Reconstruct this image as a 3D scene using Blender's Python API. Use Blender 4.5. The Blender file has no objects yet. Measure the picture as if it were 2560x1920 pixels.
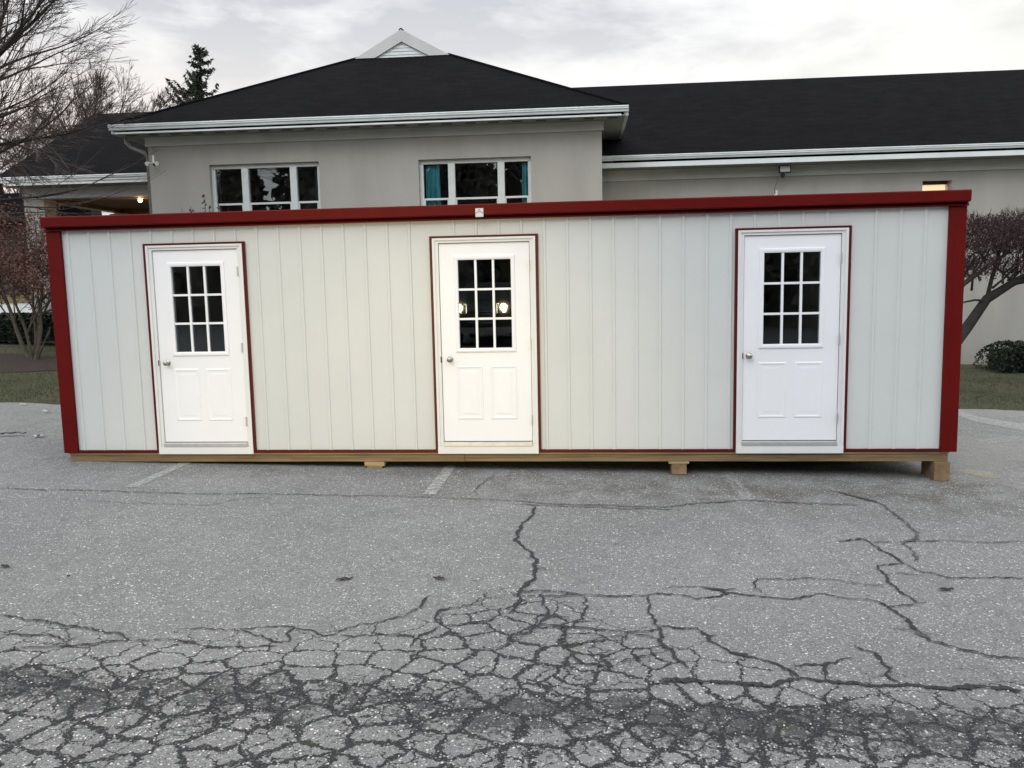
import bpy, bmesh, math, random
from mathutils import Vector, Matrix, noise
random.seed(11)
sc = bpy.context.scene
COL = sc.collection
rad = math.radians

# ------------------------------------------------------------------ camera
cam_d = bpy.data.cameras.new("camera"); cam = bpy.data.objects.new("camera", cam_d)
COL.objects.link(cam); sc.camera = cam
F = 2081.7; CP = Vector((5.971, -8.414, 1.590))
CR = Matrix.Rotation(0.09494, 3, 'Z') @ Matrix.Rotation(math.pi/2-0.11786, 3, 'X') @ Matrix.Rotation(-0.02045, 3, 'Z')
cam.matrix_world = Matrix.Translation(CP) @ CR.to_4x4()
cam_d.sensor_width = 36; cam_d.lens = 36*F/2560; cam_d.clip_end = 2000; cam_d.clip_start = .05

def lot_z(x):                                    # the lot falls gently to the right
    x = max(-16, min(26, x)); return -.205-.0218*x
def on_lot(px, py):                              # a point of the photo that lies on the lot
    d = CR @ Vector(((px-1280)/F, -(py-960)/F, -1)); n = Vector((.0218, 0, 1))
    t = (-.205-CP.dot(n))/d.dot(n); p = CP+d*t
    return p
def edge_y(x):
    return 4.0+.062*(x+3.3)+.12*math.sin(x*1.3)+.06*math.sin(x*3.7+1)
def lawn_z(x, y):
    w = max(0, min(1, (3-x)/15)); s = max(0, min(1, (y-5)/6)); s = s*s*(3-2*s)
    t = max(0, min(1, (y-edge_y(x))/.25))
    return lot_z(x)+.05*t+.55*w*s+.012*noise.noise(Vector((x*1.5, y*1.5, 0)))

# ------------------------------------------------------------------ materials
def nodes(name):
    m = bpy.data.materials.new(name); m.use_nodes = True
    nt = m.node_tree; b = nt.nodes["Principled BSDF"]
    return m, nt, b
def nd(nt, t, **k):
    n = nt.nodes.new(t)
    for a, v in k.items():
        if a.startswith('i_'): n.inputs[a[2:].replace('_', ' ')].default_value = v
        else: setattr(n, a, v)
    return n
def mat(name, c, rough=.6, var=.15, scale=8, bump=0, bscale=60, metal=0, spec=.5, c2=None, stretch=None, coat=0, detail=4):
    m, nt, b = nodes(name); L = nt.links.new
    tc = nd(nt, 'ShaderNodeTexCoord'); mp = nd(nt, 'ShaderNodeMapping')
    if stretch: mp.inputs['Scale'].default_value = stretch
    L(tc.outputs['Object'], mp.inputs['Vector'])
    n = nd(nt, 'ShaderNodeTexNoise', i_Scale=scale, i_Detail=detail, i_Roughness=.6); L(mp.outputs[0], n.inputs['Vector'])
    mx = nd(nt, 'ShaderNodeMix', data_type='RGBA')
    rr = nd(nt, 'ShaderNodeMapRange'); rr.inputs['From Min'].default_value = .3; rr.inputs['From Max'].default_value = .7
    L(n.outputs['Fac'], rr.inputs['Value']); L(rr.outputs[0], mx.inputs['Factor'])
    c2 = c2 or tuple(min(1, v*(1+var)) for v in c); c1 = tuple(v*(1-var) for v in c)
    mx.inputs['A'].default_value = (*c1, 1); mx.inputs['B'].default_value = (*c2, 1)
    L(mx.outputs['Result'], b.inputs['Base Color'])
    b.inputs['Roughness'].default_value = rough; b.inputs['Metallic'].default_value = metal
    b.inputs['Specular IOR Level'].default_value = spec; b.inputs['Coat Weight'].default_value = coat
    if bump:
        n2 = nd(nt, 'ShaderNodeTexNoise', i_Scale=bscale, i_Detail=5); L(mp.outputs[0], n2.inputs['Vector'])
        bp = nd(nt, 'ShaderNodeBump', i_Strength=bump, i_Distance=.01); L(n2.outputs['Fac'], bp.inputs['Height'])
        L(bp.outputs[0], b.inputs['Normal'])
    return m
M = {}
M['siding'] = mat('grey_siding_paint', (.635, .655, .64), .38, .03, 1.3, .09, 1.6, spec=.3)
M['red'] = mat('dark_red_trim_paint', (.118, .004, .003), .5, .12, 3, .04, 6, spec=.14)
M['redtrim'] = mat('maroon_edge_trim_paint', (.085, .005, .006), .4, .12, 5, 0, spec=.25)
M['white'] = mat('white_door_paint', (.87, .88, .90), .38, .02, 2, .02, 120, spec=.45)
M['frame'] = mat('white_frame_paint', (.76, .77, .76), .4, .03, 3, .02, 90, spec=.45)
M['gap'] = mat('dark_weatherstrip', (.02, .02, .02), .8, .2)
M['nickel'] = mat('brushed_nickel', (.45, .43, .40), .28, .1, 20, 0, metal=1)
M['sill'] = mat('brushed_aluminium_sill', (.62, .62, .62), .35, .08, 12, 0, metal=.6)
M['pine'] = mat('treated_pine_timber', (.20, .135, .06), .75, .35, 5, .35, 30, stretch=(.35, 3, 9), c2=(.30, .215, .105))
M['pineedge'] = mat('pale_pine_edge', (.34, .25, .13), .75, .3, 6, .3, 30, stretch=(.4, 3, 6))
M['block'] = mat('pine_block_end_grain', (.21, .135, .07), .8, .3, 9, .4, 60, c2=(.30, .20, .11))
M['wall'] = mat('taupe_painted_masonry', (.385, .370, .335), .85, .07, 1.1, .5, 45, spec=.25, stretch=(1.6, 1.6, .35))
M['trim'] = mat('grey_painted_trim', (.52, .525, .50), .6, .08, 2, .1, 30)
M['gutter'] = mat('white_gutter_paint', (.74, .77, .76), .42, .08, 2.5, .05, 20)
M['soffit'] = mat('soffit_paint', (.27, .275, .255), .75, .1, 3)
M['winframe'] = mat('white_window_paint', (.60, .63, .62), .5, .05, 6, .05, 40)
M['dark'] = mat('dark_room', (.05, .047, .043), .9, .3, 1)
M['teal'] = mat('teal_curtain_cloth', (.12, .60, .74), .85, .25, 5, .2, 60, c2=(.22, .80, .90), stretch=(3, 3, .6))
M['greycloth'] = mat('grey_curtain_cloth', (.13, .12, .14), .9, .2, 5)
M['pipe'] = mat('galvanised_pipe', (.30, .29, .26), .55, .2, 15)
M['black'] = mat('black_plastic', (.015, .015, .015), .5, .2)
M['brownceil'] = mat('brown_stained_boards', (.14, .075, .035), .7, .3, 2, .2, 20, stretch=(1, 8, 1))
M['darkbrown'] = mat('dark_brown_siding', (.035, .022, .014), .85, .25, 2)
M['bark'] = mat('grey_brown_bark', (.075, .06, .05), .9, .35, 9, .6, 40)
M['barkdark'] = mat('dark_bark', (.03, .024, .022), .9, .35, 9, .4, 40)
M['barkpale'] = mat('greenish_bark', (.10, .085, .06), .9, .35, 9, .5, 40)
M['twig'] = mat('fine_twig_bark', (.085, .062, .055), .9, .3, 3)
M['needle'] = mat('spruce_needles', (.022, .032, .018), .8, .4, 4)
M['woodleaf'] = mat('distant_wood_foliage', (.11, .105, .085), .9, .5, .35, c2=(.26, .25, .22))
M['hedge'] = mat('dark_hedge_leaves', (.008, .016, .007), .7, .5, 7, c2=(.018, .03, .012))
M['redleaf'] = mat('dry_reddish_leaves', (.13, .045, .035), .8, .45, 5, c2=(.26, .13, .10))
M['maroonleaf'] = mat('dark_maroon_twigs', (.034, .012, .015), .85, .4, 5, c2=(.055, .026, .028))
M['greenleaf'] = mat('dark_green_leaves', (.03, .04, .022), .6, .4, 6)
M['litter_w'] = mat('white_paper', (.62, .60, .56), .7, .15, 30)
M['litter_b'] = mat('black_rubber', (.015, .015, .016), .6, .3, 20)
M['oak'] = mat('dead_brown_leaf', (.045, .033, .028), .85, .4, 30)
M['carpaint'] = mat('black_car_paint', (.02, .021, .024), .25, .1, 2, coat=.5)
M['chrome'] = mat('chrome', (.6, .6, .6), .12, .05, 5, metal=1)
M['tyre'] = mat('tyre_rubber', (.02, .02, .02), .8, .2)
M['plate'] = mat('white_plate', (.66, .68, .66), .4, .05, 20)
M['grey'] = mat('grey_print', (.22, .22, .22), .6, .1, 20)

def m_shingle():
    m, nt, b = nodes('dark_asphalt_shingles'); L = nt.links.new
    g = nd(nt, 'ShaderNodeAttribute', attribute_name='suv')
    br = nd(nt, 'ShaderNodeTexBrick', offset=.5)
    br.inputs['Scale'].default_value = 1; br.inputs['Brick Width'].default_value = .32; br.inputs['Row Height'].default_value = .14
    br.inputs['Mortar Size'].default_value = .006; br.inputs['Color1'].default_value = (.0045, .0044, .0052, 1)
    br.inputs['Color2'].default_value = (.0075, .0075, .0088, 1); br.inputs['Mortar'].default_value = (.003, .003, .0036, 1)
    L(g.outputs['Vector'], br.inputs['Vector'])
    n = nd(nt, 'ShaderNodeTexNoise', i_Scale=1.3, i_Detail=6); L(g.outputs['Vector'], n.inputs['Vector'])
    mx = nd(nt, 'ShaderNodeMix', data_type='RGBA', blend_type='MULTIPLY'); mx.inputs['Factor'].default_value = .7
    cr = nd(nt, 'ShaderNodeMapRange'); cr.inputs['To Min'].default_value = .55; cr.inputs['To Max'].default_value = 1.5
    L(n.outputs['Fac'], cr.inputs['Value']); L(br.outputs['Color'], mx.inputs['A']); L(cr.outputs[0], mx.inputs['B'])
    L(mx.outputs['Result'], b.inputs['Base Color']); b.inputs['Roughness'].default_value = .95
    b.inputs['Specular IOR Level'].default_value = .08
    bp = nd(nt, 'ShaderNodeBump', i_Strength=.5, i_Distance=.01); L(br.outputs['Fac'], bp.inputs['Height']); bp.invert = True
    L(bp.outputs[0], b.inputs['Normal'])
    return m
M['shingle'] = m_shingle()

def m_glass(name, tint=(.86, .90, .90), k=1.0):
    m, nt, b = nodes(name); L = nt.links.new
    nt.nodes.remove(b); out = nt.nodes['Material Output']
    tr = nd(nt, 'ShaderNodeBsdfTransparent'); tr.inputs[0].default_value = (*tint, 1)
    gl = nd(nt, 'ShaderNodeBsdfGlossy'); gl.inputs['Roughness'].default_value = .01; gl.inputs['Color'].default_value = (.9, .93, .95, 1)
    fr = nd(nt, 'ShaderNodeFresnel', i_IOR=1.5); mu = nd(nt, 'ShaderNodeMath', operation='MULTIPLY'); mu.inputs[1].default_value = 1.7*k
    mu.use_clamp = True
    tc = nd(nt, 'ShaderNodeTexCoord'); n = nd(nt, 'ShaderNodeTexNoise', i_Scale=1.5); L(tc.outputs['Object'], n.inputs['Vector'])
    bp = nd(nt, 'ShaderNodeBump', i_Strength=.02, i_Distance=.01); L(n.outputs['Fac'], bp.inputs['Height']); L(bp.outputs[0], gl.inputs['Normal'])
    mx = nd(nt, 'ShaderNodeMixShader'); L(fr.outputs[0], mu.inputs[0]); L(mu.outputs[0], mx.inputs[0])
    L(tr.outputs[0], mx.inputs[1]); L(gl.outputs[0], mx.inputs[2]); L(mx.outputs[0], out.inputs[0])
    return m
M['glass'] = m_glass('window_glass')

def m_emit(name, c, s):
    m, nt, b = nodes(name)
    b.inputs['Base Color'].default_value = (*c, 1); b.inputs['Emission Color'].default_value = (*c, 1); b.inputs['Emission Strength'].default_value = s
    return m
M['headlamp'] = m_emit('lit_headlamp', (1, .88, .62), 40)
M['drl'] = m_emit('lit_daytime_strip', (1, .9, .7), 10)
M['bulb'] = m_emit('lit_porch_bulb', (1, .66, .25), 6)
M['blind'] = m_emit('lit_window_blind', (1, .78, .50), .66)
M['floodpanel'] = mat('frosted_flood_lens', (.75, .75, .72), .4, .03, 9)

def m_asphalt():
    m, nt, b = nodes('weathered_asphalt'); L = nt.links.new
    tc = nd(nt, 'ShaderNodeTexCoord'); O = tc.outputs['Object']
    def noi(s, d=4, r=.6, v=O):
        n = nd(nt, 'ShaderNodeTexNoise', i_Scale=s, i_Detail=d, i_Roughness=r); L(v, n.inputs['Vector']); return n
    def math_(op, a, c=None, cl=False):
        n = nd(nt, 'ShaderNodeMath', operation=op, use_clamp=cl)
        for i, v in enumerate((a, c)):
            if v is None: continue
            if isinstance(v, (int, float)): n.inputs[i].default_value = v
            else: L(v, n.inputs[i])
        return n.outputs[0]
    def rng(v, a, c, d=0, e=1, smooth=False):
        n = nd(nt, 'ShaderNodeMapRange'); n.inputs['From Min'].default_value = a; n.inputs['From Max'].default_value = c
        n.inputs['To Min'].default_value = d; n.inputs['To Max'].default_value = e
        if smooth: n.interpolation_type = 'SMOOTHSTEP'
        L(v, n.inputs['Value']); return n.outputs[0]
    def mix(f, a, c, bt='MIX'):
        n = nd(nt, 'ShaderNodeMix', data_type='RGBA', blend_type=bt)
        for k, v in (('Factor', f), ('A', a), ('B', c)):
            if isinstance(v, tuple): n.inputs[k].default_value = (*v, 1)
            elif isinstance(v, (int, float)): n.inputs[k].default_value = v
            else: L(v, n.inputs[k])
        return n.outputs['Result']
    zone = nd(nt, 'ShaderNodeAttribute', attribute_name='zone').outputs['Fac']
    band = nd(nt, 'ShaderNodeAttribute', attribute_name='band').outputs['Fac']
    dust = nd(nt, 'ShaderNodeAttribute', attribute_name='dust').outputs['Fac']
    # base tone and blotches
    big = noi(.55, 5).outputs['Fac']; mid = noi(5, 5).outputs['Fac']; fine = noi(110, 3, .7).outputs['Fac']; gr = noi(300, 2, .6).outputs['Fac']
    col = mix(rng(big, .36, .64), (.165, .168, .163), (.24, .236, .229))
    col = mix(rng(mid, .42, .68, 0, .6), col, (.135, .135, .13))
    col = mix(rng(fine, .38, .66, 0, .62), (.09, .09, .092), col) if False else mix(rng(fine, .32, .56, .8, 0), col, (.12, .122, .126))
    col = mix(rng(gr, .48, .68, 0, .55), col, (.55, .55, .54))
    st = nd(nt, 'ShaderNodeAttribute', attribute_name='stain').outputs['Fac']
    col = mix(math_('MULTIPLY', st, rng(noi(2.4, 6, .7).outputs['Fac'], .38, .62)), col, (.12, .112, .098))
    col = mix(rng(noi(14, 4, .7).outputs['Fac'], .55, .72, 0, .45), col, (.15, .15, .148))
    # stones: small and large pale chips
    def chips(scale, thr, rad_, c, warpv=None):
        v = nd(nt, 'ShaderNodeTexVoronoi', i_Scale=scale); L(O, v.inputs['Vector'])
        sep = nd(nt, 'ShaderNodeSeparateColor'); L(v.outputs['Color'], sep.inputs[0])
        a = math_('GREATER_THAN', sep.outputs[0], thr); d = math_('LESS_THAN', v.outputs['Distance'], rad_)
        return math_('MULTIPLY', a, d), sep.outputs[1]
    c1, s1 = chips(105, .70, .48, None); c2, s2 = chips(64, .86, .36, None); c3, s3 = chips(36, .965, .28, None); c4, s4 = chips(95, .78, .44, None)
    col = mix(math_('MULTIPLY', c4, .7), col, (.06, .06, .065))
    clump = rng(noi(1.9, 5, .7).outputs['Fac'], .35, .65, .45, 1.15)
    col = mix(math_('MULTIPLY', math_('MULTIPLY', c1, clump, True), rng(s1, 0, 1, .1, .95)), col, (.58, .58, .56))
    col = mix(math_('MULTIPLY', c2, rng(s2, 0, 1, .3, 1)), col, (.76, .76, .73))
    col = mix(math_('MULTIPLY', c3, .9), col, (.78, .77, .73))
    # alligator cracks
    wv = nd(nt, 'ShaderNodeTexNoise', i_Scale=6.5, i_Detail=5, i_Roughness=.7); L(O, wv.inputs['Vector'])
    sub = nd(nt, 'ShaderNodeVectorMath', operation='SUBTRACT'); L(wv.outputs['Color'], sub.inputs[0]); sub.inputs[1].default_value = (.5, .5, .5)
    scl = nd(nt, 'ShaderNodeVectorMath', operation='SCALE'); L(sub.outputs[0], scl.inputs[0]); scl.inputs['Scale'].default_value = .17
    wv2 = nd(nt, 'ShaderNodeTexNoise', i_Scale=38, i_Detail=3); L(O, wv2.inputs['Vector'])
    sub2 = nd(nt, 'ShaderNodeVectorMath', operation='SUBTRACT'); L(wv2.outputs['Color'], sub2.inputs[0]); sub2.inputs[1].default_value = (.5, .5, .5)
    scl2 = nd(nt, 'ShaderNodeVectorMath', operation='SCALE'); L(sub2.outputs[0], scl2.inputs[0]); scl2.inputs['Scale'].default_value = .034
    ad = nd(nt, 'ShaderNodeVectorMath', operation='ADD'); L(O, ad.inputs[0]); L(scl.outputs[0], ad.inputs[1])
    ad2 = nd(nt, 'ShaderNodeVectorMath', operation='ADD'); L(ad.outputs[0], ad2.inputs[0]); L(scl2.outputs[0], ad2.inputs[1])
    mp = nd(nt, 'ShaderNodeMapping'); mp.inputs['Scale'].default_value = (1, 1.08, 0); mp.inputs['Rotation'].default_value = (0, 0, .3)
    L(ad2.outputs[0], mp.inputs['Vector'])
    def cells(scale, rnd=1):
        v = nd(nt, 'ShaderNodeTexVoronoi', feature='DISTANCE_TO_EDGE', i_Scale=scale, i_Randomness=rnd); v.voronoi_dimensions = '2D'
        L(mp.outputs[0], v.inputs['Vector']); return v.outputs['Distance']
    wn = noi(3.2, 4, .7).outputs['Fac']; wn2 = noi(2.1, 3).outputs['Fac']
    z1 = math_('ADD', zone, rng(wn, .25, .75, -.28, .28))
    w1 = rng(z1, .08, 1.0, -.008, .066)                  # crack half width in cell units
    w1 = math_('ADD', w1, math_('MULTIPLY', band, .020))
    d1 = cells(5.0)
    e1 = rng(math_('SUBTRACT', d1, w1), -.014, .016, 1, 0, True)
    w2 = rng(math_('ADD', z1, rng(wn2, .3, .7, -.5, .42)), .62, 1.3, -.02, .06)
    w2 = math_('ADD', w2, math_('MULTIPLY', band, .03))
    d2 = cells(8.3)
    e2 = rng(math_('SUBTRACT', d2, w2), -.02, .015, 1, 0, True)
    ck = math_('MAXIMUM', e1, e2)
    # loose dark grit along the sunken band
    gz = math_('ADD', math_('MULTIPLY', band, 1.05), rng(noi(5.5, 8, .75).outputs['Fac'], .3, .7, -.75, .40))
    gz = math_('ADD', gz, rng(noi(34, 4, .75).outputs['Fac'], .35, .65, -.42, .42))
    grit = rng(gz, .40, .66, 0, .76, True)
    dk = math_('MAXIMUM', ck, grit)
    gcol = mix(rng(fine, .4, .65), (.020, .021, .024), (.058, .058, .063))
    gcol = mix(math_('MULTIPLY', c2, .7), gcol, (.5, .5, .47))
    gcol = mix(math_('MULTIPLY', c1, .25), gcol, (.35, .35, .33))
    col = mix(dk, col, gcol)
    # tiny moss in a few joints
    moss = math_('MULTIPLY', math_('MULTIPLY', dk, rng(noi(3.7, 2).outputs['Fac'], .62, .72)), .7)
    col = mix(moss, col, (.05, .065, .03))
    # pale dust near the lawn edge
    dz = math_('MULTIPLY', dust, rng(noi(2.3, 5).outputs['Fac'], .3, .65))
    col = mix(dz, col, (.31, .30, .265))
    L(col, b.inputs['Base Color']); b.inputs['Roughness'].default_value = .88; b.inputs['Specular IOR Level'].default_value = .3
    h = math_('ADD', math_('MULTIPLY', fine, .35), math_('MULTIPLY', c1, .12)); h = math_('SUBTRACT', h, math_('MULTIPLY', ck, .9))
    h = math_('SUBTRACT', h, math_('MULTIPLY', grit, .4))
    bp = nd(nt, 'ShaderNodeBump', i_Strength=.9, i_Distance=.012); L(h, bp.inputs['Height']); L(bp.outputs[0], b.inputs['Normal'])
    return m
M['asphalt'] = m_asphalt()
M['crack'] = mat('open_crack_grit', (.024, .025, .028), .95, .5, 60, .5, 90, c2=(.055, .055, .06))
M['crackfaint'] = mat('shallow_crack_grit', (.085, .085, .088), .95, .35, 60, .3, 90)

def m_line_or_glow(name, c, lo=.42, hi=.6, amt=.85):
    m, nt, b = nodes(name); L = nt.links.new
    out = nt.nodes['Material Output']; tc = nd(nt, 'ShaderNodeTexCoord')
    n = nd(nt, 'ShaderNodeTexNoise', i_Scale=22, i_Detail=6, i_Roughness=.75); L(tc.outputs['Object'], n.inputs['Vector'])
    r = nd(nt, 'ShaderNodeMapRange'); r.inputs['From Min'].default_value = lo; r.inputs['From Max'].default_value = hi; r.inputs['To Max'].default_value = amt
    L(n.outputs['Fac'], r.inputs['Value'])
    tr = nd(nt, 'ShaderNodeBsdfTransparent'); mx = nd(nt, 'ShaderNodeMixShader')
    b.inputs['Base Color'].default_value = (*c, 1); b.inputs['Roughness'].default_value = .8
    L(r.outputs[0], mx.inputs[0]); L(tr.outputs[0], mx.inputs[1]); L(b.outputs[0], mx.inputs[2]); L(mx.outputs[0], out.inputs[0])
    return m
M['line'] = m_line_or_glow('worn_white_line_paint', (.52, .52, .49), .34, .60, .72)
M['linefaint'] = m_line_or_glow('faint_white_line_paint', (.55, .55, .52), .46, .66, .6)
M['glowpatch'] = m_line_or_glow('painted_warm_glow', (.60, .54, .36), .36, .74, .7)

def m_lawn():
    m, nt, b = nodes('dormant_lawn'); L = nt.links.new
    tc = nd(nt, 'ShaderNodeTexCoord')
    n = nd(nt, 'ShaderNodeTexNoise', i_Scale=.7, i_Detail=6); L(tc.outputs['Object'], n.inputs['Vector'])
    n2 = nd(nt, 'ShaderNodeTexNoise', i_Scale=40, i_Detail=4, i_Roughness=.7); L(tc.outputs['Object'], n2.inputs['Vector'])
    a = nd(nt, 'ShaderNodeMix', data_type='RGBA'); a.inputs['A'].default_value = (.048, .055, .024, 1); a.inputs['B'].default_value = (.085, .080, .040, 1)
    r = nd(nt, 'ShaderNodeMapRange'); r.inputs['From Min'].default_value = .35; r.inputs['From Max'].default_value = .65
    L(n.outputs['Fac'], r.inputs['Value']); L(r.outputs[0], a.inputs['Factor'])
    c = nd(nt, 'ShaderNodeMix', data_type='RGBA', blend_type='MULTIPLY'); c.inputs['Factor'].default_value = .8
    r2 = nd(nt, 'ShaderNodeMapRange'); r2.inputs['To Min'].default_value = .3; r2.inputs['To Max'].default_value = 1.7
    L(n2.outputs['Fac'], r2.inputs['Value']); L(a.outputs['Result'], c.inputs['A']); L(r2.outputs[0], c.inputs['B'])
    L(c.outputs['Result'], b.inputs['Base Color']); b.inputs['Roughness'].default_value = .95
    bp = nd(nt, 'ShaderNodeBump', i_Strength=.8, i_Distance=.03); L(n2.outputs['Fac'], bp.inputs['Height']); L(bp.outputs[0], b.inputs['Normal'])
    return m
M['lawn'] = m_lawn()
M['grass'] = mat('grass_blades', (.06, .078, .028), .8, .4, 1.5, c2=(.12, .115, .05))
M['mulch'] = mat('brown_leaf_mulch', (.045, .03, .022), .95, .5, 30, .8, 60)

# ------------------------------------------------------------------ builders
class MB:
    def __init__(s): s.v = []; s.f = []; s.m = []; s.mats = []
    def mi(s, mt):
        if mt not in s.mats: s.mats.append(mt)
        return s.mats.index(mt)
    def add(s, vs, fs, mt=None):
        o = len(s.v); s.v += [Vector(v) for v in vs]; k = s.mi(mt) if mt else 0
        for f in fs: s.f.append([i+o for i in f]); s.m.append(k)
    def box(s, x0, x1, y0, y1, z0, z1, T=None, mt=None):
        vs = [Vector((x, y, z)) for x in (x0, x1) for y in (y0, y1) for z in (z0, z1)]
        if T: vs = [T(*v) for v in vs]
        s.add(vs, [(0, 1, 3, 2), (4, 6, 7, 5), (0, 4, 5, 1), (2, 3, 7, 6), (0, 2, 6, 4), (1, 5, 7, 3)], mt)
    def prism(s, prof, a0, a1, T, mt=None):      # closed profile (p,q) swept along a; T(a,p,q)
        n = len(prof); vs = [T(a0, *p) for p in prof]+[T(a1, *p) for p in prof]
        fs = [(i, (i+1) % n, n+(i+1) % n, n+i) for i in range(n)]+[tuple(range(n))[::-1], tuple(range(n, 2*n))]
        s.add(vs, fs, mt)
    def tube(s, pts, rs, n=6, mt=None, cap=True):
        pts = [Vector(p) for p in pts]; o = len(s.v); k = s.mi(mt) if mt else 0
        ref = Vector((0, 0, 1)); vs = []
        for i, p in enumerate(pts):
            d = (pts[min(i+1, len(pts)-1)]-pts[max(i-1, 0)])
            if d.length < 1e-9: d = Vector((0, 0, 1))
            d.normalize(); r_ = ref if abs(d.z) < .9 else Vector((1, 0, 0))
            a = d.cross(r_).normalized(); b = d.cross(a)
            r = rs[i] if isinstance(rs, (list, tuple)) else rs
            for j in range(n):
                t = 2*math.pi*j/n; vs.append(p+a*(math.cos(t)*r)+b*(math.sin(t)*r))
        s.v += vs
        for i in range(len(pts)-1):
            for j in range(n):
                s.f.append([o+i*n+j, o+i*n+(j+1) % n, o+(i+1)*n+(j+1) % n, o+(i+1)*n+j]); s.m.append(k)
        if cap:
            s.f.append([o+j for j in range(n)]); s.m.append(k)
            s.f.append([o+(len(pts)-1)*n+j for j in range(n)][::-1]); s.m.append(k)
    def build(s, name, mt, parent=None, bevel=0, smooth=False, fixn=True):
        me = bpy.data.meshes.new(name); loc = Vector(parent_loc(parent)) if parent else Vector((0, 0, 0))
        me.from_pydata([tuple(v-loc) for v in s.v], [], s.f)
        for q in (s.mats or [mt]): me.materials.append(M[q] if isinstance(q, str) else q)
        if s.mats: me.polygons.foreach_set('material_index', s.m)
        if fixn:
            bm = bmesh.new(); bm.from_mesh(me); bmesh.ops.recalc_face_normals(bm, faces=bm.faces); bm.to_mesh(me); bm.free()
        if smooth: me.polygons.foreach_set('use_smooth', [True]*len(me.polygons))
        me.update(); o = bpy.data.objects.new(name, me); COL.objects.link(o)
        if parent: o.parent = parent
        if bevel:
            b = o.modifiers.new('bevel', 'BEVEL'); b.width = bevel; b.segments = 2; b.limit_method = 'ANGLE'
        return o
def parent_loc(p):
    v = Vector((0, 0, 0))
    while p: v += p.location; p = p.parent
    return v
def tag(o, label=None, cat=None, group=None, kind=None):
    if label: o['label'] = label
    if cat: o['category'] = cat
    if group: o['group'] = group
    if kind: o['kind'] = kind
    return o
def thing(name, loc, label, cat, group=None):
    o = bpy.data.objects.new(name, None); COL.objects.link(o); o.location = loc; o.empty_display_size = .2
    return tag(o, label, cat, group)
def quad(mb, c, u, v, mt=None):
    mb.add([c-u-v, c+u-v, c+u+v, c-u+v], [(0, 1, 2, 3)], mt)
def rdir(rg=random):
    while True:
        v = Vector((rg.uniform(-1, 1), rg.uniform(-1, 1), rg.uniform(-1, 1)))
        if .05 < v.length < 1: return v.normalized()

# ------------------------------------------------------------------ ground
def frange(a, b, n): return [a+(b-a)*i/n for i in range(n+1)]
xs = frange(-90, -18, 12)+frange(-16, -.5, 40)[0:]+frange(-.4, 12, 150)+frange(12.3, 26, 30)+frange(30, 110, 12)
ys = frange(-90, -8, 14)+frange(-7, 0, 100)+frange(.15, 3.5, 16)
zone_line = [on_lot(*p) for p in ((-700, 1480), (0, 1545), (250, 1590), (450, 1580), (900, 1575), (1100, 1530), (1200, 1478), (1330, 1470), (1480, 1530), (1700, 1600), (2000, 1665), (2300, 1700), (2560, 1705), (3200, 1740))]
band_line = [on_lot(*p) for p in ((-700, 1660), (0, 1690), (300, 1730), (640, 1725), (900, 1748), (1200, 1765), (1500, 1770), (1800, 1800), (2200, 1800), (2560, 1822), (3200, 1860))]
def line_y(line, x):
    for a, b in zip(line, line[1:]):
        if a.x <= x <= b.x: return a.y+(b.y-a.y)*(x-a.x)/(b.x-a.x)
    return line[0].y if x < line[0].x else line[-1].y
mb = MB(); nx = len(xs); W_ = []
rows = []
zone = []; band = []; dust = []
for y in ys+[None]*5:
    rows.append(1)
def lot_attr(x, y):
    zy = line_y(zone_line, x)-y; z = max(0, min(1, .22+zy/.85)) if zy > -.25 else 0
    z *= max(0, min(1, (x+3)/3)) if x < 0 else 1
    by = y-line_y(band_line, x); bd = math.exp(-(by/.17)**2) if by > 0 else math.exp(-(by/.30)**2)
    bd *= .55+.45*noise.noise(Vector((x*1.1, 3.3, 0)))+.25
    du = math.exp(-((edge_y(x)-y)/.7)**2)*(.9 if x < 2 or x > 9 else .4)
    if x > 9.6: du = max(du, .7*math.exp(-((y-1.2)/1.7)**2)*min(1, (x-9.6)/.6))
    if x < .2: du = max(du, .45*math.exp(-((y-2.4)/1.3)**2))
    return z, max(0, min(1, bd)), du
allrows = []
for y in ys: allrows.append([(x, y) for x in xs])
for k in range(1, 7): allrows.append([(x, 3.5+(edge_y(x)+.02-3.5)*k/6) for x in xs])
for row in allrows:
    for x, y in row:
        mb.v.append(Vector((x, y, lot_z(x)+.004*noise.noise(Vector((x*.8, y*.8, 5))))))
        a = lot_attr(x, y); zone.append(a[0]); band.append(a[1]); dust.append(a[2])
for j in range(len(allrows)-1):
    for i in range(nx-1):
        mb.f.append([j*nx+i, j*nx+i+1, (j+1)*nx+i+1, (j+1)*nx+i]); mb.m.append(0)
mb.mats = ['asphalt', 'crack', 'crackfaint']
nbase = len(mb.v)
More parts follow.
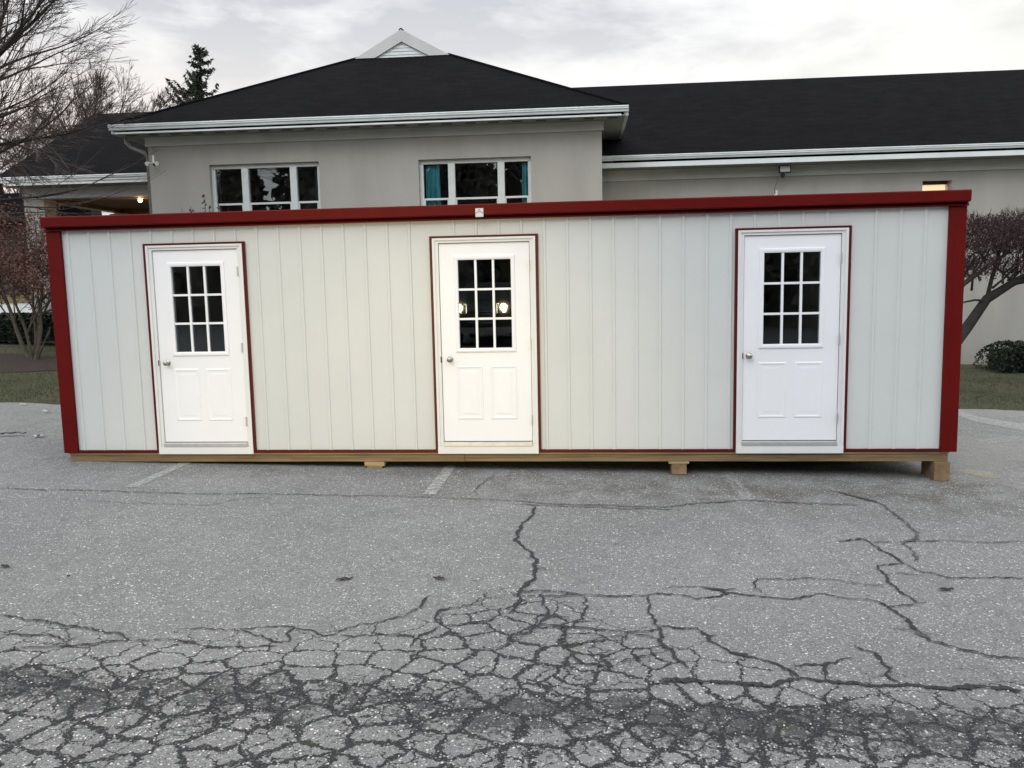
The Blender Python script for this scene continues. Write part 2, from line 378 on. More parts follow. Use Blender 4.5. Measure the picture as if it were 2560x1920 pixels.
def crack(pts, w, mt='crack', jit=.012):
    P = [on_lot(*p) for p in pts]
    seg = []
    for a, b in zip(P, P[1:]):
        n = max(1, int((b-a).length/.014))
        for i in range(n): seg.append(a.lerp(b, i/n))
    seg.append(P[-1]); Lr = len(seg); vs = []
    for i, p in enumerate(seg):
        d = (seg[min(i+1, Lr-1)]-seg[max(0, i-1)]).normalized(); s = Vector((-d.y, d.x, 0))
        j = noise.noise(p*7)*jit*2.2+noise.noise(p*23)*jit*1.6+noise.noise(p*55)*jit*.8
        tap = min(1, i/4, (Lr-1-i)/4)*.8+.2
        ww = w*tap*(.55+.9*abs(noise.noise(p*6+Vector((9, 0, 0))))+.45*noise.noise(p*24))*1.25
        ww = max(.0015, ww); q = p+s*j; z = lot_z(q.x)+.0085
        for k in (-1, 1):
            e = q+s*(k*ww*(1+1.1*noise.noise(p*60+Vector((k*5, 0, 0))))); vs.append((e.x, e.y, z))
    o = len(mb.v); mb.v += [Vector(v) for v in vs]; k = mb.mi(mt)
    for i in range(Lr-1): mb.f.append([o+2*i, o+2*i+1, o+2*i+3, o+2*i+2]); mb.m.append(k)
def zl(pts): return [(x*.5787, 1160+y*.5787) for x, y in pts]
def zr(pts): return [(1280+x*.5787, 1160+y*.5787) for x, y in pts]
for pts, w, mt in [
    ([(0, 108), (150, 112), (400, 118), (700, 126), (900, 132), (1100, 130), (1350, 136), (1700, 140), (1900, 148), (2212, 160)], .006, 'crack'),
    ([(380, 160), (640, 174), (900, 180), (1000, 158), (1150, 145)], .004, 'crackfaint'),
    ([(2150, 40), (2060, 100), (2055, 140)], .004, 'crackfaint'),
    ([(0, 662), (180, 682), (300, 705), (430, 730), (530, 742), (560, 768), (440, 776), (300, 790), (120, 800), (0, 812)], .007, 'crack'),
    ([(0, 742), (200, 740), (290, 770), (330, 750)], .006, 'crack'),
    ([(560, 768), (700, 762), (790, 770), (900, 790), (1040, 795), (1200, 790)], .006, 'crack'),
    ([(760, 715), (1000, 718), (1100, 745), (1200, 775), (1240, 770), (1245, 735), (1270, 712), (1180, 712), (1000, 718)], .006, 'crack'),
    ([(1855, 570), (1800, 625), (1740, 662), (1640, 690), (1560, 692), (1470, 735), (1410, 745), (1340, 720), (1270, 712)], .006, 'crack'),
    ([(1470, 740), (1600, 745), (1790, 748)], .006, 'crack'), ([(1640, 690), (1605, 745)], .005, 'crack'),
    ([(2212, 572), (2080, 585), (2020, 620), (1900, 640), (1880, 672), (1920, 700), (2050, 690), (2160, 672)], .006, 'crack'),
    ([(1900, 705), (1800, 760), (1770, 800)], .008, 'crack'),
]: crack(zl(pts), w, mt)
for pts, w, mt in [
    ([(100, 185), (85, 220), (30, 290), (20, 330), (60, 370), (95, 390), (108, 430), (90, 490), (50, 545), (20, 600), (0, 655)], .012, 'crack'),
    ([(40, 405), (95, 412)], .004, 'crack'), ([(110, 450), (180, 462)], .004, 'crack'),
    ([(0, 160), (200, 175), (450, 182), (640, 190), (800, 172), (1000, 160), (1200, 168), (1500, 180)], .010, 'crackfaint'),
    ([(0, 175), (250, 186), (500, 195), (740, 200)], .008, 'crackfaint'),
    ([(0, 572), (40, 548), (200, 552), (300, 572), (560, 574), (620, 560), (700, 566), (800, 588), (880, 578), (940, 560), (1080, 576), (1200, 586), (1330, 565), (1440, 578), (1590, 592)], .007, 'crack'),
    ([(0, 572), (120, 570), (300, 573)], .006, 'crack'),
    ([(640, 545), (700, 530), (850, 535), (920, 548), (980, 540)], .005, 'crack'), ([(820, 540), (900, 545), (940, 566)], .016, 'crack'),
    ([(1080, 570), (1045, 525), (1055, 497), (1200, 500), (1280, 496), (1420, 510), (1500, 525), (1620, 530)], .005, 'crack'),
    ([(1590, 170), (1650, 215), (1720, 270), (1755, 300), (1750, 325), (1690, 345), (1740, 390), (1745, 425)], .008, 'crackfaint'),
    ([(1400, 120), (1500, 145), (1590, 170)], .02, 'crackfaint'),
    ([(1400, 340), (1520, 325), (1600, 375), (1650, 405), (1690, 432), (1575, 442), (1610, 480), (1630, 520), (1680, 565), (1750, 602), (1790, 606)], .008, 'crack'),
    ([(1690, 432), (1770, 470), (1880, 492), (2212, 495)], .006, 'crack'), ([(1610, 485), (1690, 472), (1790, 486)], .004, 'crack'),
    ([(1540, 340), (1700, 335), (1850, 335), (2000, 340), (2212, 338)], .006, 'crackfaint'),
    ([(1590, 592), (1620, 620), (1750, 606)], .006, 'crack'),
    ([(1590, 592), (1640, 635), (1700, 670), (1750, 715), (1800, 760), (1860, 785), (1960, 805), (2060, 832), (2180, 848), (2300, 870)], .009, 'crack'),
    ([(1640, 710), (1760, 728), (1870, 745)], .004, 'crackfaint'), ([(1750, 730), (1840, 780)], .018, 'crackfaint'),
    ([(590, 574), (600, 640), (622, 700), (640, 715), (500, 735), (380, 720), (270, 712), (90, 690)], .008, 'crack'),
    ([(622, 705), (800, 712), (850, 770), (950, 815), (1080, 850), (1200, 890), (1240, 935)], .010, 'crack'),
    ([(860, 755), (890, 750)], .018, 'crack'),
    ([(300, 573), (315, 600), (325, 650), (270, 705), (235, 712), (240, 790), (250, 820)], .008, 'crack'),
    ([(130, 555), (135, 600), (160, 655), (120, 690), (75, 730), (0, 745)], .008, 'crack'),
    ([(30, 650), (160, 660), (260, 670)], .006, 'crack'),
    ([(640, 715), (630, 765), (700, 830), (760, 890)], .012, 'crack'), ([(510, 735), (630, 765)], .008, 'crack'),
    ([(440, 880), (560, 835), (670, 815)], .006, 'crack'), ([(250, 820), (300, 860), (440, 880)], .010, 'crack'), ([(240, 790), (400, 755), (500, 738)], .005, 'crack'),
    ([(1470, 785), (1560, 820), (1620, 880), (1640, 930), (1670, 965)], .009, 'crack'),
    ([(1200, 880), (1360, 870), (1420, 848), (1480, 850)], .007, 'crack'),
    ([(640, 935), (900, 940), (1120, 965), (1250, 930), (1400, 945), (1560, 960), (1900, 972), (2000, 958), (2212, 985)], .013, 'crack'),
    ([(1360, 870), (1362, 945)], .009, 'crack'),
]: crack(zr(pts), w, mt)
lot = mb.build('parking_lot', 'asphalt', fixn=False)
tag(lot, kind='structure')
stain = []
for v in lot.data.vertices[:len(zone)]:
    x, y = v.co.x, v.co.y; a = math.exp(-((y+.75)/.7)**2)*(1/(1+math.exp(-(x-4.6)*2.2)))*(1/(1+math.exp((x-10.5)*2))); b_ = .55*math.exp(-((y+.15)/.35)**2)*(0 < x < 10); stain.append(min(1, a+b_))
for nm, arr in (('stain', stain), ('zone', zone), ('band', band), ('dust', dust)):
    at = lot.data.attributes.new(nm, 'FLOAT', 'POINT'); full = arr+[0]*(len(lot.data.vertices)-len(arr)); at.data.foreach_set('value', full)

# worn parking lines, and one patch of warm light put in as colour
def linemark(x0, x1, y0, y1, mt, lab=None):
    m_ = MB(); n = 16
    for i in range(n+1):
        y = y0+(y1-y0)*i/n; e = .008*noise.noise(Vector((x0, y*7, 0)))
        m_.v += [Vector((x0+e, y, lot_z(x0)+.0065)), Vector((x1-e, y, lot_z(x1)+.0065))]
    for i in range(n): m_.f.append([2*i, 2*i+1, 2*i+3, 2*i+2]); m_.m.append(0)
    o = m_.build('parking_line_or_glow', mt, fixn=False); tag(o, kind='structure'); return o
linemark(1.57, 1.68, -1.06, 3.0, 'line'); linemark(4.43, 4.545, -1.06, 3.0, 'line'); linemark(7.3, 7.42, -1.02, 3.0, 'linefaint')
linemark(-1.3, -1.19, -1.0, 3.0, 'linefaint')
def polymark(pts, mt):
    m_ = MB(); m_.add([(p.x, p.y, lot_z(p.x)+.0065) for p in [on_lot(*q) for q in pts]], [tuple(range(len(pts)))])
    tag(m_.build('parking_line_or_glow', mt, fixn=False), kind='structure')
polymark([(2390, 1177), (2416, 1175), (2444, 1178), (2474, 1183), (2506, 1193), (2488, 1198), (2450, 1192), (2416, 1185)], 'glowpatch')  # soft pool of warm light painted on the asphalt
polymark([(2395, 1028), (2440, 1042), (2562, 1062), (2562, 1078), (2440, 1056), (2395, 1040)], 'line')
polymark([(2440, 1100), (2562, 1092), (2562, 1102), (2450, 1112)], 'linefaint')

# lawn
gx = frange(-90, -20, 10)+frange(-19, 22, 120)+frange(24, 110, 12)
mb = MB(); rowsn = 0
for x in gx: mb.v.append(Vector((x, edge_y(x), lot_z(x)-.03)))
tt = [0, .06, .14, .25, .5, .8]+frange(1.2, 9, 26)+frange(10, 150, 16); rowsn = 1
for t in tt:
    for x in gx:
        y = edge_y(x)+t; mb.v.append(Vector((x, y, lawn_z(x, y)+(.0 if t else .008))))
for j in range(len(tt)):
    for i in range(len(gx)-1):
        n = len(gx); mb.f.append([j*n+i, j*n+i+1, (j+1)*n+i+1, (j+1)*n+i]); mb.m.append(0)
tag(mb.build('lawn', 'lawn', fixn=False, smooth=True), kind='structure')
rg = random.Random(3); mb = MB()
for k in range(42000):
    side = rg.random() < .6
    x = rg.uniform(-9.5, 1.5) if side else rg.uniform(9, 17.5); y = edge_y(x)+abs(rg.gauss(0, 1))*3.2-.03
    if y > 11: continue
    z = lawn_z(x, y)-.005; h = rg.uniform(.02, .055); a = rg.uniform(0, 6.28); w = rg.uniform(.004, .009)
    u = Vector((math.cos(a)*w, math.sin(a)*w, 0)); l = Vector((rg.uniform(-.025, .025), rg.uniform(-.025, .025), h)); p = Vector((x, y, z))
    mb.add([p-u, p+u, p+l], [(0, 1, 2)])
tag(mb.build('grass', 'grass', fixn=False), 'short dormant grass covering the lawn beyond the parking lot', 'grass', kind='stuff')

# ------------------------------------------------------------------ the portable cabin (shed)
S = thing('portable_cabin', (4.92, 1.22, -.30), 'long grey metal cabin with dark red trim and three white doors, set on timber skids', 'cabin')
X0, X1, ZB, ZT, DEP = .442, 9.376, -.089, 2.251, 2.44
DX = [1.429, 4.455, 7.478]; DW, DH, DF = .914, 2.02, .064
rib = .2280; rx0 = .735
ribs = [rx0+rib*k for k in range(-1, 39)]
ribs = [r for r in ribs if X0+.03 < r < X1-.03]
def profile_strip(mb, xa, xb, z0, z1, y=0):
    cur = [(xa, 0)]
    for r in ribs:
        if r-.024 > xa+.004 and r+.024 < xb-.004: cur += [(r-.018, 0), (r-.010, -.011), (r+.010, -.011), (r+.018, 0)]
    cur.append((xb, 0)); cur.sort(key=lambda p: p[0])
    o = len(mb.v)
    for x, d in cur: mb.v += [Vector((x, y+d, z0)), Vector((x, y+d, z1))]
    for i in range(len(cur)-1): mb.f.append([o+2*i, o+2*i+2, o+2*i+3, o+2*i+1]); mb.m.append(0)
mb = MB()
ex = [X0]+[v for d in DX for v in (d-DF-.01, d+DW+DF+.01)]+[X1]
for i in range(0, len(ex), 2): profile_strip(mb, ex[i], ex[i+1], ZB, ZT)
for d in DX: profile_strip(mb, d-DF-.01, d+DW+DF+.01, DH+.045, ZT)
mb.build('front_siding', 'siding', S, fixn=False)
mb = MB()                                            # inner core of the walls, so the cabin is a closed dark room
for i in range(0, len(ex), 2): mb.box(ex[i]-.004, ex[i+1]+.004, .006, .09, ZB, ZT)
for d in DX: mb.box(d-DF-.006, d+DW+DF+.006, .006, .09, DH+.05, ZT)
mb.box(.33, .43, .1, DEP-.1, ZB, ZT); mb.box(9.39, 9.49, .1, DEP-.1, ZB, ZT); mb.box(.33, 9.49, DEP-.09, DEP, ZB, ZT)
mb.box(.33, 9.49, .095, DEP-.1, ZB-.02, ZB+.0); mb.box(.33, 9.49, .0, DEP, ZT+.002, ZT+.03)
mb.build('inner_wall', 'dark', S)
mb = MB()
for x, sgn in ((.322, -1), (9.497, 1)):
    for k in range(11):
        y = .1+k*.228; mb.box(min(x, x+sgn*.017), max(x, x+sgn*.017), y-.015, y+.015, ZB, ZT)
    mb.box(min(x, x+sgn*.003), max(x, x+sgn*.003), .03, DEP, ZB, ZT)
mb.box(.34, 9.48, DEP+.002, DEP+.006, ZB, ZT)
mb.build('end_siding', 'siding', S)
for a, b, c in ((.285, .442, .418), (9.376, 9.534, 9.40)):
    mb = MB(); lo = min(a, b)
    mb.box(a, b, -.030, .02, -.118, 2.248)
    if a < 1: mb.box(a, a+.02, .0215, .16, -.118, 2.248); mb.box(b-.022, b, -.036, -.0315, -.118, 2.248)
    else: mb.box(b-.02, b, .0215, .16, -.118, 2.248); mb.box(a, a+.040, -.037, -.0315, -.118, 2.248)
    mb.build('corner_trim', 'red', S, bevel=.003)
bases = [.4445]+[v for d in DX for v in (d-DF-.032, d+DW+DF+.032)]+[9.374]
for i in range(0, len(bases), 2):
    mb = MB(); mb.box(bases[i], bases[i+1], -.026, .003, -.117, -.088); mb.build('base_trim', 'redtrim', S, bevel=.002)
# red eave band: upper fascia standing proud over a thinner lower flashing
mb = MB(); T = lambda a, p, q: Vector((a, p, q))
mb.prism([(-.105, 2.395), (-.115, 2.385), (-.110, 2.296), (-.098, 2.286), (-.03, 2.284), (-.03, 2.40)], .292, 9.532, T)
mb.build('fascia', 'red', S)
mb = MB(); mb.prism([(-.040, 2.281), (-.058, 2.262), (-.058, 2.252), (-.022, 2.2495), (-.02, 2.281)], .283, 9.538, T)
mb.build('eave_flashing', 'red', S)
mb = MB()
for x0, x1 in ((.2725, .2995), (9.5185, 9.545)): mb.box(x0, x1, -.0285, DEP+.05, 2.255, 2.395)
mb.box(.302, 9.516, DEP+.01, DEP+.05, 2.255, 2.36)
mb.build('side_fascia', 'red', S)
mb = MB(); mb.add([(.30, -.029, 2.392), (9.518, -.029, 2.392), (9.518, DEP+.05, 2.34), (.30, DEP+.05, 2.34), (.30, -.029, 2.36), (9.518, -.029, 2.36), (9.518, DEP+.05, 2.30), (.30, DEP+.05, 2.30)],
                  [(0, 1, 2, 3), (7, 6, 5, 4), (0, 4, 5, 1), (1, 5, 6, 2), (2, 6, 7, 3), (3, 7, 4, 0)])
mb.build('roof', 'red', S)
# badge on the fascia
mb = MB(); mb.box(4.853, 4.932, -.122, -.1155, 2.268, 2.352, mt='plate')
mb.box(4.880, 4.898, -.1245, -.1225, 2.334, 2.342, mt='grey')
mb.add([(4.856, -.1235, 2.306), (4.893, -.1235, 2.328), (4.930, -.1235, 2.308), (4.930, -.1235, 2.301), (4.893, -.1235, 2.320), (4.856, -.1235, 2.299)], [(0, 1, 4, 5), (1, 2, 3, 4)], mt='grey')
mb.build('badge', 'plate', S)
# skids
mb = MB(); mb.box(.33, 9.47, -.012, .10, -.138, -.1195, mt='pineedge'); mb.box(.335, 4.66, .004, .10, -.218, -.140, mt='pine'); mb.box(4.664, 9.465, .003, .10, -.217, -.1405, mt='pine')
mb.build('skid', None, S, bevel=.002)
for y in (.75, 1.55, 2.32):
    mb = MB(); mb.box(.34, 8.9 if y < 1 else 9.4, y, y+.09, -.217, -.120, mt='pine'); mb.build('skid', None, S)
mb = MB()
for k in range(24): mb.box(.36+k*.395, .40+k*.395, .105, DEP-.02, -.180, -.112)
mb.build('floor_joists', 'pine', S)

def door(d):
    sl = MB(); y0, y1 = -.004, .04; gx0, gx1, gz0, gz1 = d+.189, d+.726, .962, 1.855
    sl.box(d, gx0, y0, y1, 0, DH); sl.box(gx1, d+DW, y0, y1, 0, DH); sl.box(gx0, gx1, y0, y1, 0, gz0); sl.box(gx0, gx1, y0, y1, gz1, DH)
    # embossed lower panels and the raised lite surround
    def ring(x0, x1, z0, z1, offs):
        o = len(sl.v)
        for ins, dy in offs:
            sl.v += [Vector((x, y0-dy, z)) for x, z in ((x0+ins, z0+ins), (x1-ins, z0+ins), (x1-ins, z1-ins), (x0+ins, z1-ins))]
        for k in range(len(offs)-1):
            for j in range(4): a = o+4*k; sl.f.append([a+j, a+(j+1) % 4, a+4+(j+1) % 4, a+4+j]); sl.m.append(0)
        return o+4*(len(offs)-1)
    for px in (.145, .495):
        e = ring(d+px, d+px+.275, .225, .785, [(0, .0006), (.010, .005), (.018, .005), (.030, .0015), (.050, .0012), (.066, .003)])
        sl.f.append([e, e+1, e+2, e+3]); sl.m.append(0)
    ring(gx0-.042, gx1+.042, gz0-.042, gz1+.042, [(0, .0006), (.004, .011), (.018, .013), (.030, .012), (.042, .008), (.0425, -.012)])
    D = sl.build('door', 'white', S)
    mb = MB(); mb.box(gx0, gx1, .0165, .0205, gz0, gz1); mb.build('pane', 'glass', D)
    mb = MB(); w = (gx1-gx0)/3; h = (gz1-gz0)/3
    for k in (1, 2):
        mb.box(gx0+w*k-.012, gx0+w*k+.012, -.006, .0155, gz0, gz1)
        for j in range(3):
            a = gx0+w*j+(.0125 if j else 0); b_ = gx0+w*(j+1)-(.0125 if j < 2 else 0)
            mb.box(a, b_, -.004, .0155, gz0+h*k-.011, gz0+h*k+.011)
    mb.build('grille', 'white', D, bevel=.002)
    # frame with stepped jambs
    mb = MB(); fo = DF; t = DH+.055
    for s in (0, 1):
        xo = d-fo if s == 0 else d+DW+.005; xi = d-.005 if s == 0 else d+DW+fo
        mb.box(xo, xi, -.022, .05, -.052, t)
        if s == 0: mb.box(xo, xo+.026, -.034, -.0225, -.052, t)
        else: mb.box(xi-.026, xi, -.034, -.0225, -.052, t)
    mb.box(d-.0045, d+DW+.0045, -.022, .05, DH+.006, t); mb.box(d-fo+.0265, d+DW+fo-.0265, -.034, -.0225, t-.022, t)
    mb.box(d-fo-.001, d+DW+fo+.001, -.036, .05, -.129, -.0525)
    mb.build('door_frame', 'frame', D, bevel=.0025)
    mb = MB(); mb.box(d-.004, d+DW+.004, -.040, .045, -.0515, -.012); mb.box(d-.004, d+DW+.004, -.030, .045, -.0115, -.007); mb.build('threshold', 'sill', D, bevel=.003)
    mb = MB(); mb.box(d-.0049, d-.0005, .004, .049, -.006, DH+.006); mb.box(d+DW+.0005, d+DW+.0049, .004, .049, -.006, DH+.006)
    mb.box(d, d+DW, .004, .049, DH+.0005, DH+.0055); mb.box(d, d+DW, -.001, .049, -.0065, -.0005); mb.build('weatherstrip', 'gap', D)
    mb = MB(); o = .027; zt = DH+.055
    mb.box(d-fo-o, d-fo-.0015, -.030, .004, -.117, zt+.001); mb.box(d+DW+fo+.0015, d+DW+fo+o, -.030, .004, -.117, zt+.001)
    mb.box(d-fo-o, d+DW+fo+o, -.030, .004, zt+.002, zt+.022); mb.build('edge_trim', 'redtrim', D, bevel=.002)
    # round knob with rosette, lathe
    kx = d+(.056 if d > 7 else .085); mb = MB(); prof = [(.0, .031), (.004, .031), (.008, .024), (.010, .012), (.030, .011), (.036, .018), (.044, .026), (.054, .028), (.062, .023), (.066, .010), (.067, .0005)]
    n = 18
    for a, r in prof: mb.v += [Vector((kx+r*math.cos(2*math.pi*j/n), y0-.0005-a, .85+r*math.sin(2*math.pi*j/n))) for j in range(n)]
    for k in range(len(prof)-1):
        for j in range(n): mb.f.append([k*n+j, k*n+(j+1) % n, (k+1)*n+(j+1) % n, (k+1)*n+j]); mb.m.append(0)
    mb.build('door_knob', 'nickel', D, smooth=True)
    mb = MB(); mb.box(d-.012, d-.002, -.024, -.0222, .82, .88); mb.build('strike_plate', 'gap', D)
    for z in (1.79, 1.0, .22):
        mb = MB(); mb.tube([(d+DW+.004, -.026, z-.05), (d+DW+.004, -.026, z+.05)], .006, 8); mb.box(d+DW-.006, d+DW+.012, -.0245, -.0225, z-.048, z+.048)
        mb.build('hinge', 'sill', D)
for d in DX: door(d)

# timber blocks under the skid
def block(name, boxes, label, grp='timber blocks under the cabin'):
    x = (boxes[0][0]+boxes[0][1])/2; T_ = thing(name, (x, .05, lot_z(x)), label, 'timber block', grp)
    for i, (b_, mt, nm) in enumerate(boxes_iter(boxes)):
        m_ = MB(); m_.box(*b_); m_.build(nm, mt, T_, bevel=.003)
def boxes_iter(b): return [((x0, x1, y0, y1, z0, z1), mt, nm) for x0, x1, y0, y1, z0, z1, mt, nm in b]
for x0_, x1_ in ((2.2, 5.6), (5.62, 9.42)):  # unseen beams added to stop light from behind, keeping the gap dark
    bt = thing('light_block_beam', ((x0_+x1_)/2, 2.2, lot_z(x0_)-.1), 'added unseen beam blocking light under the rear of the cabin', 'light blocker', 'added light blockers under the rear of the cabin')
    mb = MB(); mb.box(x0_, x1_, 2.1, 2.25, -.45, -.2195); mb.build('beam', 'pine', bt)
def G(x): return lot_z(x)+.004
block('timber_block', [(3.60, 3.812, -.02, .5, -.262, -.2195, 'pineedge', 'plank'), (3.625, 3.785, -.012, .42, G(3.7), -.2635, 'pineedge', 'post')], 'pale thin timber block under the cabin between the first and second doors')
block('timber_block', [(6.75, 6.955, -.02, .4, -.238, -.2185, 'pineedge', 'plank'), (6.78, 6.93, -.015, .16, G(6.86), -.2395, 'block', 'post')], 'short square timber block with a thin plank on top, left of the third door')
block('timber_block', [(9.33, 9.475, -.035, .30, G(9.45), -.2195, 'block', 'post')], 'tallest brown timber block under the right end of the cabin')
block('timber_block', [(8.75, 8.9, .74, 1.0, G(8.8), -.219, 'block', 'post')], 'timber block in the shadow beneath the cabin, behind the front skid')

# ------------------------------------------------------------------ the building behind
ang = rad(.6); OX = 5.97
U = Vector((math.cos(ang), math.sin(ang), 0)); V = Vector((-math.sin(ang), math.cos(ang), 0))
def B(u, v, z): return Vector((OX, 0, 0))+U*u+V*v+Vector((0, 0, z))
BT = B
H_ = thing('building', tuple(B(-4.7, 13, -.3)), 'taupe painted building with dark hip roof, long right wing and open porch at left', 'building')
def wall_open(mb, u0, u1, v0, v1, z0, z1, ops):
    cuts = sorted(ops); cur = u0
    for a, b, c, d in cuts:
        mb.box(cur, a, v0, v1, z0, z1, B); mb.box(a, b, v0, v1, z0, c, B); mb.box(a, b, v0, v1, d, z1, B); cur = b
    mb.box(cur, u1, v0, v1, z0, z1, B)
WZ = 2.45
w1 = (-8.33, -5.825, WZ, 4.395); w2 = (-3.60, -1.135, WZ, 4.355)
mb = MB(); wall_open(mb, -9.72, .39, 10, 10.3, -.6, 5.06, [w1, w2])
mb.box(-9.72, -9.42, 10.3, 19, -.6, 5.06, B); mb.box(.09, .39, 10.3, 19, -.6, 5.06, B)
mb.build('main_wall', 'wall', H_)
mb = MB(); wn_ = (7.82, 8.475, 2.6, 3.8)
wall_open(mb, .392, 21, 12, 12.3, -.8, 4.26, [wn_]); mb.box(20.7, 21, 12.3, 21, -.8, 4.26, B); mb.build('wing_wall', 'wall', H_)
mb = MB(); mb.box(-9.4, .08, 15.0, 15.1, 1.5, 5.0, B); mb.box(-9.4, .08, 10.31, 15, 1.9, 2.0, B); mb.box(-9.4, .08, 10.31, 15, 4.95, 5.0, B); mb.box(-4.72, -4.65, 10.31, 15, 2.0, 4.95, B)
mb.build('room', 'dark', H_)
# friezes, soffits, fascias
mb = MB(); mb.box(-9.76, .43, 9.955, 9.998, 4.835, 5.028, B); mb.box(-9.78, .45, 9.93, 9.954, 4.99, 5.027, B); mb.build('frieze', 'trim', H_)
mb = MB(); mb.box(.394, 21, 11.955, 11.998, 4.0, 4.238, B); mb.box(.394, 21, 11.93, 11.954, 4.185, 4.237, B); mb.build('frieze', 'trim', H_)
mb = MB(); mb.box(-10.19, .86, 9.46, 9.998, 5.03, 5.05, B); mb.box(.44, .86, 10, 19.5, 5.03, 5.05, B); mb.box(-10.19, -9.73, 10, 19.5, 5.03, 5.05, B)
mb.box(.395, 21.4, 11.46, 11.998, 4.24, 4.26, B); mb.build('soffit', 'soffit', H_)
for k in range(22):
    u = -10+k*.5; mb = MB(); mb.box(u, u+.22, 9.6, 9.72, 5.024, 5.0295, B); mb.build('soffit_vent', 'black', H_)
mb = MB(); mb.box(-10.15, .78, 9.43, 9.458, 5.028, 5.062, B); mb.build('fascia', 'gutter', H_)
mb = MB(); mb.box(.40, 21.4, 11.415, 11.458, 4.238, 4.345, B); mb.build('fascia', 'gutter', H_)
def gutter(u0, u1, v, zt, h, par, T_=B, depth=.11, mt='gutter'):
    mb = MB(); pr = [(v, zt), (v+.012, zt), (v+.012, zt-.012), (v+.025, zt-.03), (v+.035, zt-h), (v+depth, zt-h), (v+depth, zt-.01), (v+depth-.01, zt-.01), (v+depth-.01, zt-h+.01), (v+.04, zt-h+.01), (v+.015, zt-.035), (v-.004, zt-.018)]
    mb.prism(pr, u0, u1, T_)
    mb.prism([(v+.004, zt-.045), (v-.006, zt-.05), (v-.006, zt-.06), (v+.012, zt-.066)], u0, u1, T_)
    return mb.build('gutter', mt, par)
gutter(-10.27, .93, 9.38, 5.222, .115, H_)
gutter(.40, 21.5, 11.36, 4.505, .105, H_)
# side eaves of the main block
mb = MB(); mb.box(.845, .93, 9.50, 13.2, 5.04, 5.20, B); mb.build('side_eave', 'gutter', H_)
mb = MB(); mb.box(-10.27, -10.2, 9.50, 19, 5.05, 5.20, B); mb.build('side_eave', 'gutter', H_)
# roofs
def roof(name, polys, par, th=.06):
    mb = MB(); suv = []
    for P in polys:
        P = [Vector(p) for p in P]; o = len(mb.v); W3 = [B(*p) for p in P]
        n = (W3[1]-W3[0]).cross(W3[2]-W3[0]).normalized()
        if n.z < 0: n = -n
        mb.v += W3; mb.f.append(list(range(o, o+len(P)))); mb.m.append(0)
        ax = Vector((n.y, -n.x, 0)).normalized() if (abs(n.x)+abs(n.y)) > 1e-4 else Vector((1, 0, 0)); ay = n.cross(ax)
        suv += [(w.dot(ax), w.dot(ay), 0) for w in W3]
        o = len(mb.v); D_ = [w-n*th for w in W3]; mb.v += D_; mb.f.append(list(range(o, o+len(P)))[::-1]); mb.m.append(0); suv += [(w.dot(ax), w.dot(ay), 0) for w in D_]
        for i in range(len(P)):
            j = (i+1) % len(P); a = len(mb.v); mb.v += [W3[i], W3[j], D_[j], D_[i]]; suv += [(0, 0, 0)]*4; mb.f.append([a, a+1, a+2, a+3]); mb.m.append(0)
    o = mb.build(name, 'shingle', par, fixn=False)
    at = o.data.attributes.new('suv', 'FLOAT_VECTOR', 'POINT'); at.data.foreach_set('vector', [c for s in suv for c in s]); return o
ez = 5.215; vt = 13.80; zt = 7.56; uL, uR = -5.84, -3.45; ua = -4.65; za = 8.18; vb = 15.6; vend = 21
e0, e1 = -10.24, .90; k_ = (za-ez)/(ua-e0)
main_roof = roof('roof', [[(e0, 9.40, ez), (e1, 9.40, ez), (uR, vt, zt), (uL, vt, zt)],
              [(e0, 9.40, ez), (uL, vt, zt), (ua, vt, za), (ua, vend-4, za), (e0, vend, ez)],
              [(e1, 9.40, ez), (e1, vend, ez), (ua, vend-4, za), (ua, vt, za), (uR, vt, zt)],
              [(e0, vend, ez), (ua, vend-4, za), (e1, vend, ez)]], H_)
mb = MB(); mb.tube([B(ua, vt-.094, za+.004), B(ua, vend-4, za+.004)], .062, 10); mb.build('ridge_cap', 'shingle', main_roof)
for ux, uy in ((e0, uL), (e1, uR)):
    mb = MB(); mb.tube([B(ux, 9.42, ez+.0), B(uy, vt, zt+.0)], .045, 6); mb.build('hip_cap', 'shingle', main_roof)
# gablet: pale rake boards and a small boarded triangle
mb = MB(); v0 = vt-.10; hw = 1.25; zb = zt-.03; za2 = za+.03
for s in (-1, 1):
    P = [(ua, za2), (ua+s*hw, zb), (ua+s*(hw-.54), zb), (ua, za2-.30)]
    mb.add([B(a, v0, z) for a, z in P]+[B(a, v0+.05, z) for a, z in P], [(0, 1, 2, 3), (7, 6, 5, 4), (0, 4, 5, 1), (1, 5, 6, 2), (2, 6, 7, 3), (3, 7, 4, 0)])
mb.build('rake_board', 'trim', H_)
mb = MB()
for k in range(5):
    z0 = zb-.02+k*.085; z1 = z0+.085; g = lambda z: max(0, (za2-.27-z))/(za2-.30-zb)*(hw-.52)
    a, b_ = g(z0), g(z1)
    mb.add([B(ua-a, v0+.052, z0), B(ua+a, v0+.052, z0), B(ua+b_, v0+.068, z1), B(ua-b_, v0+.068, z1)], [(0, 1, 2, 3)]); mb.add([B(ua-a, v0+.052, z0), B(ua+a, v0+.052, z0), B(ua+a, v0+.068, z0), B(ua-a, v0+.068, z0)], [(0, 1, 2, 3)])
mb.add([B(ua-hw, v0+.075, zb-.03), B(ua+hw, v0+.075, zb-.03), B(ua, v0+.075, za)], [(0, 1, 2)])
mb.build('gable_boards', 'winframe', H_, fixn=False)
wz0, wzr, wvr = 4.50, 7.24, 16.6
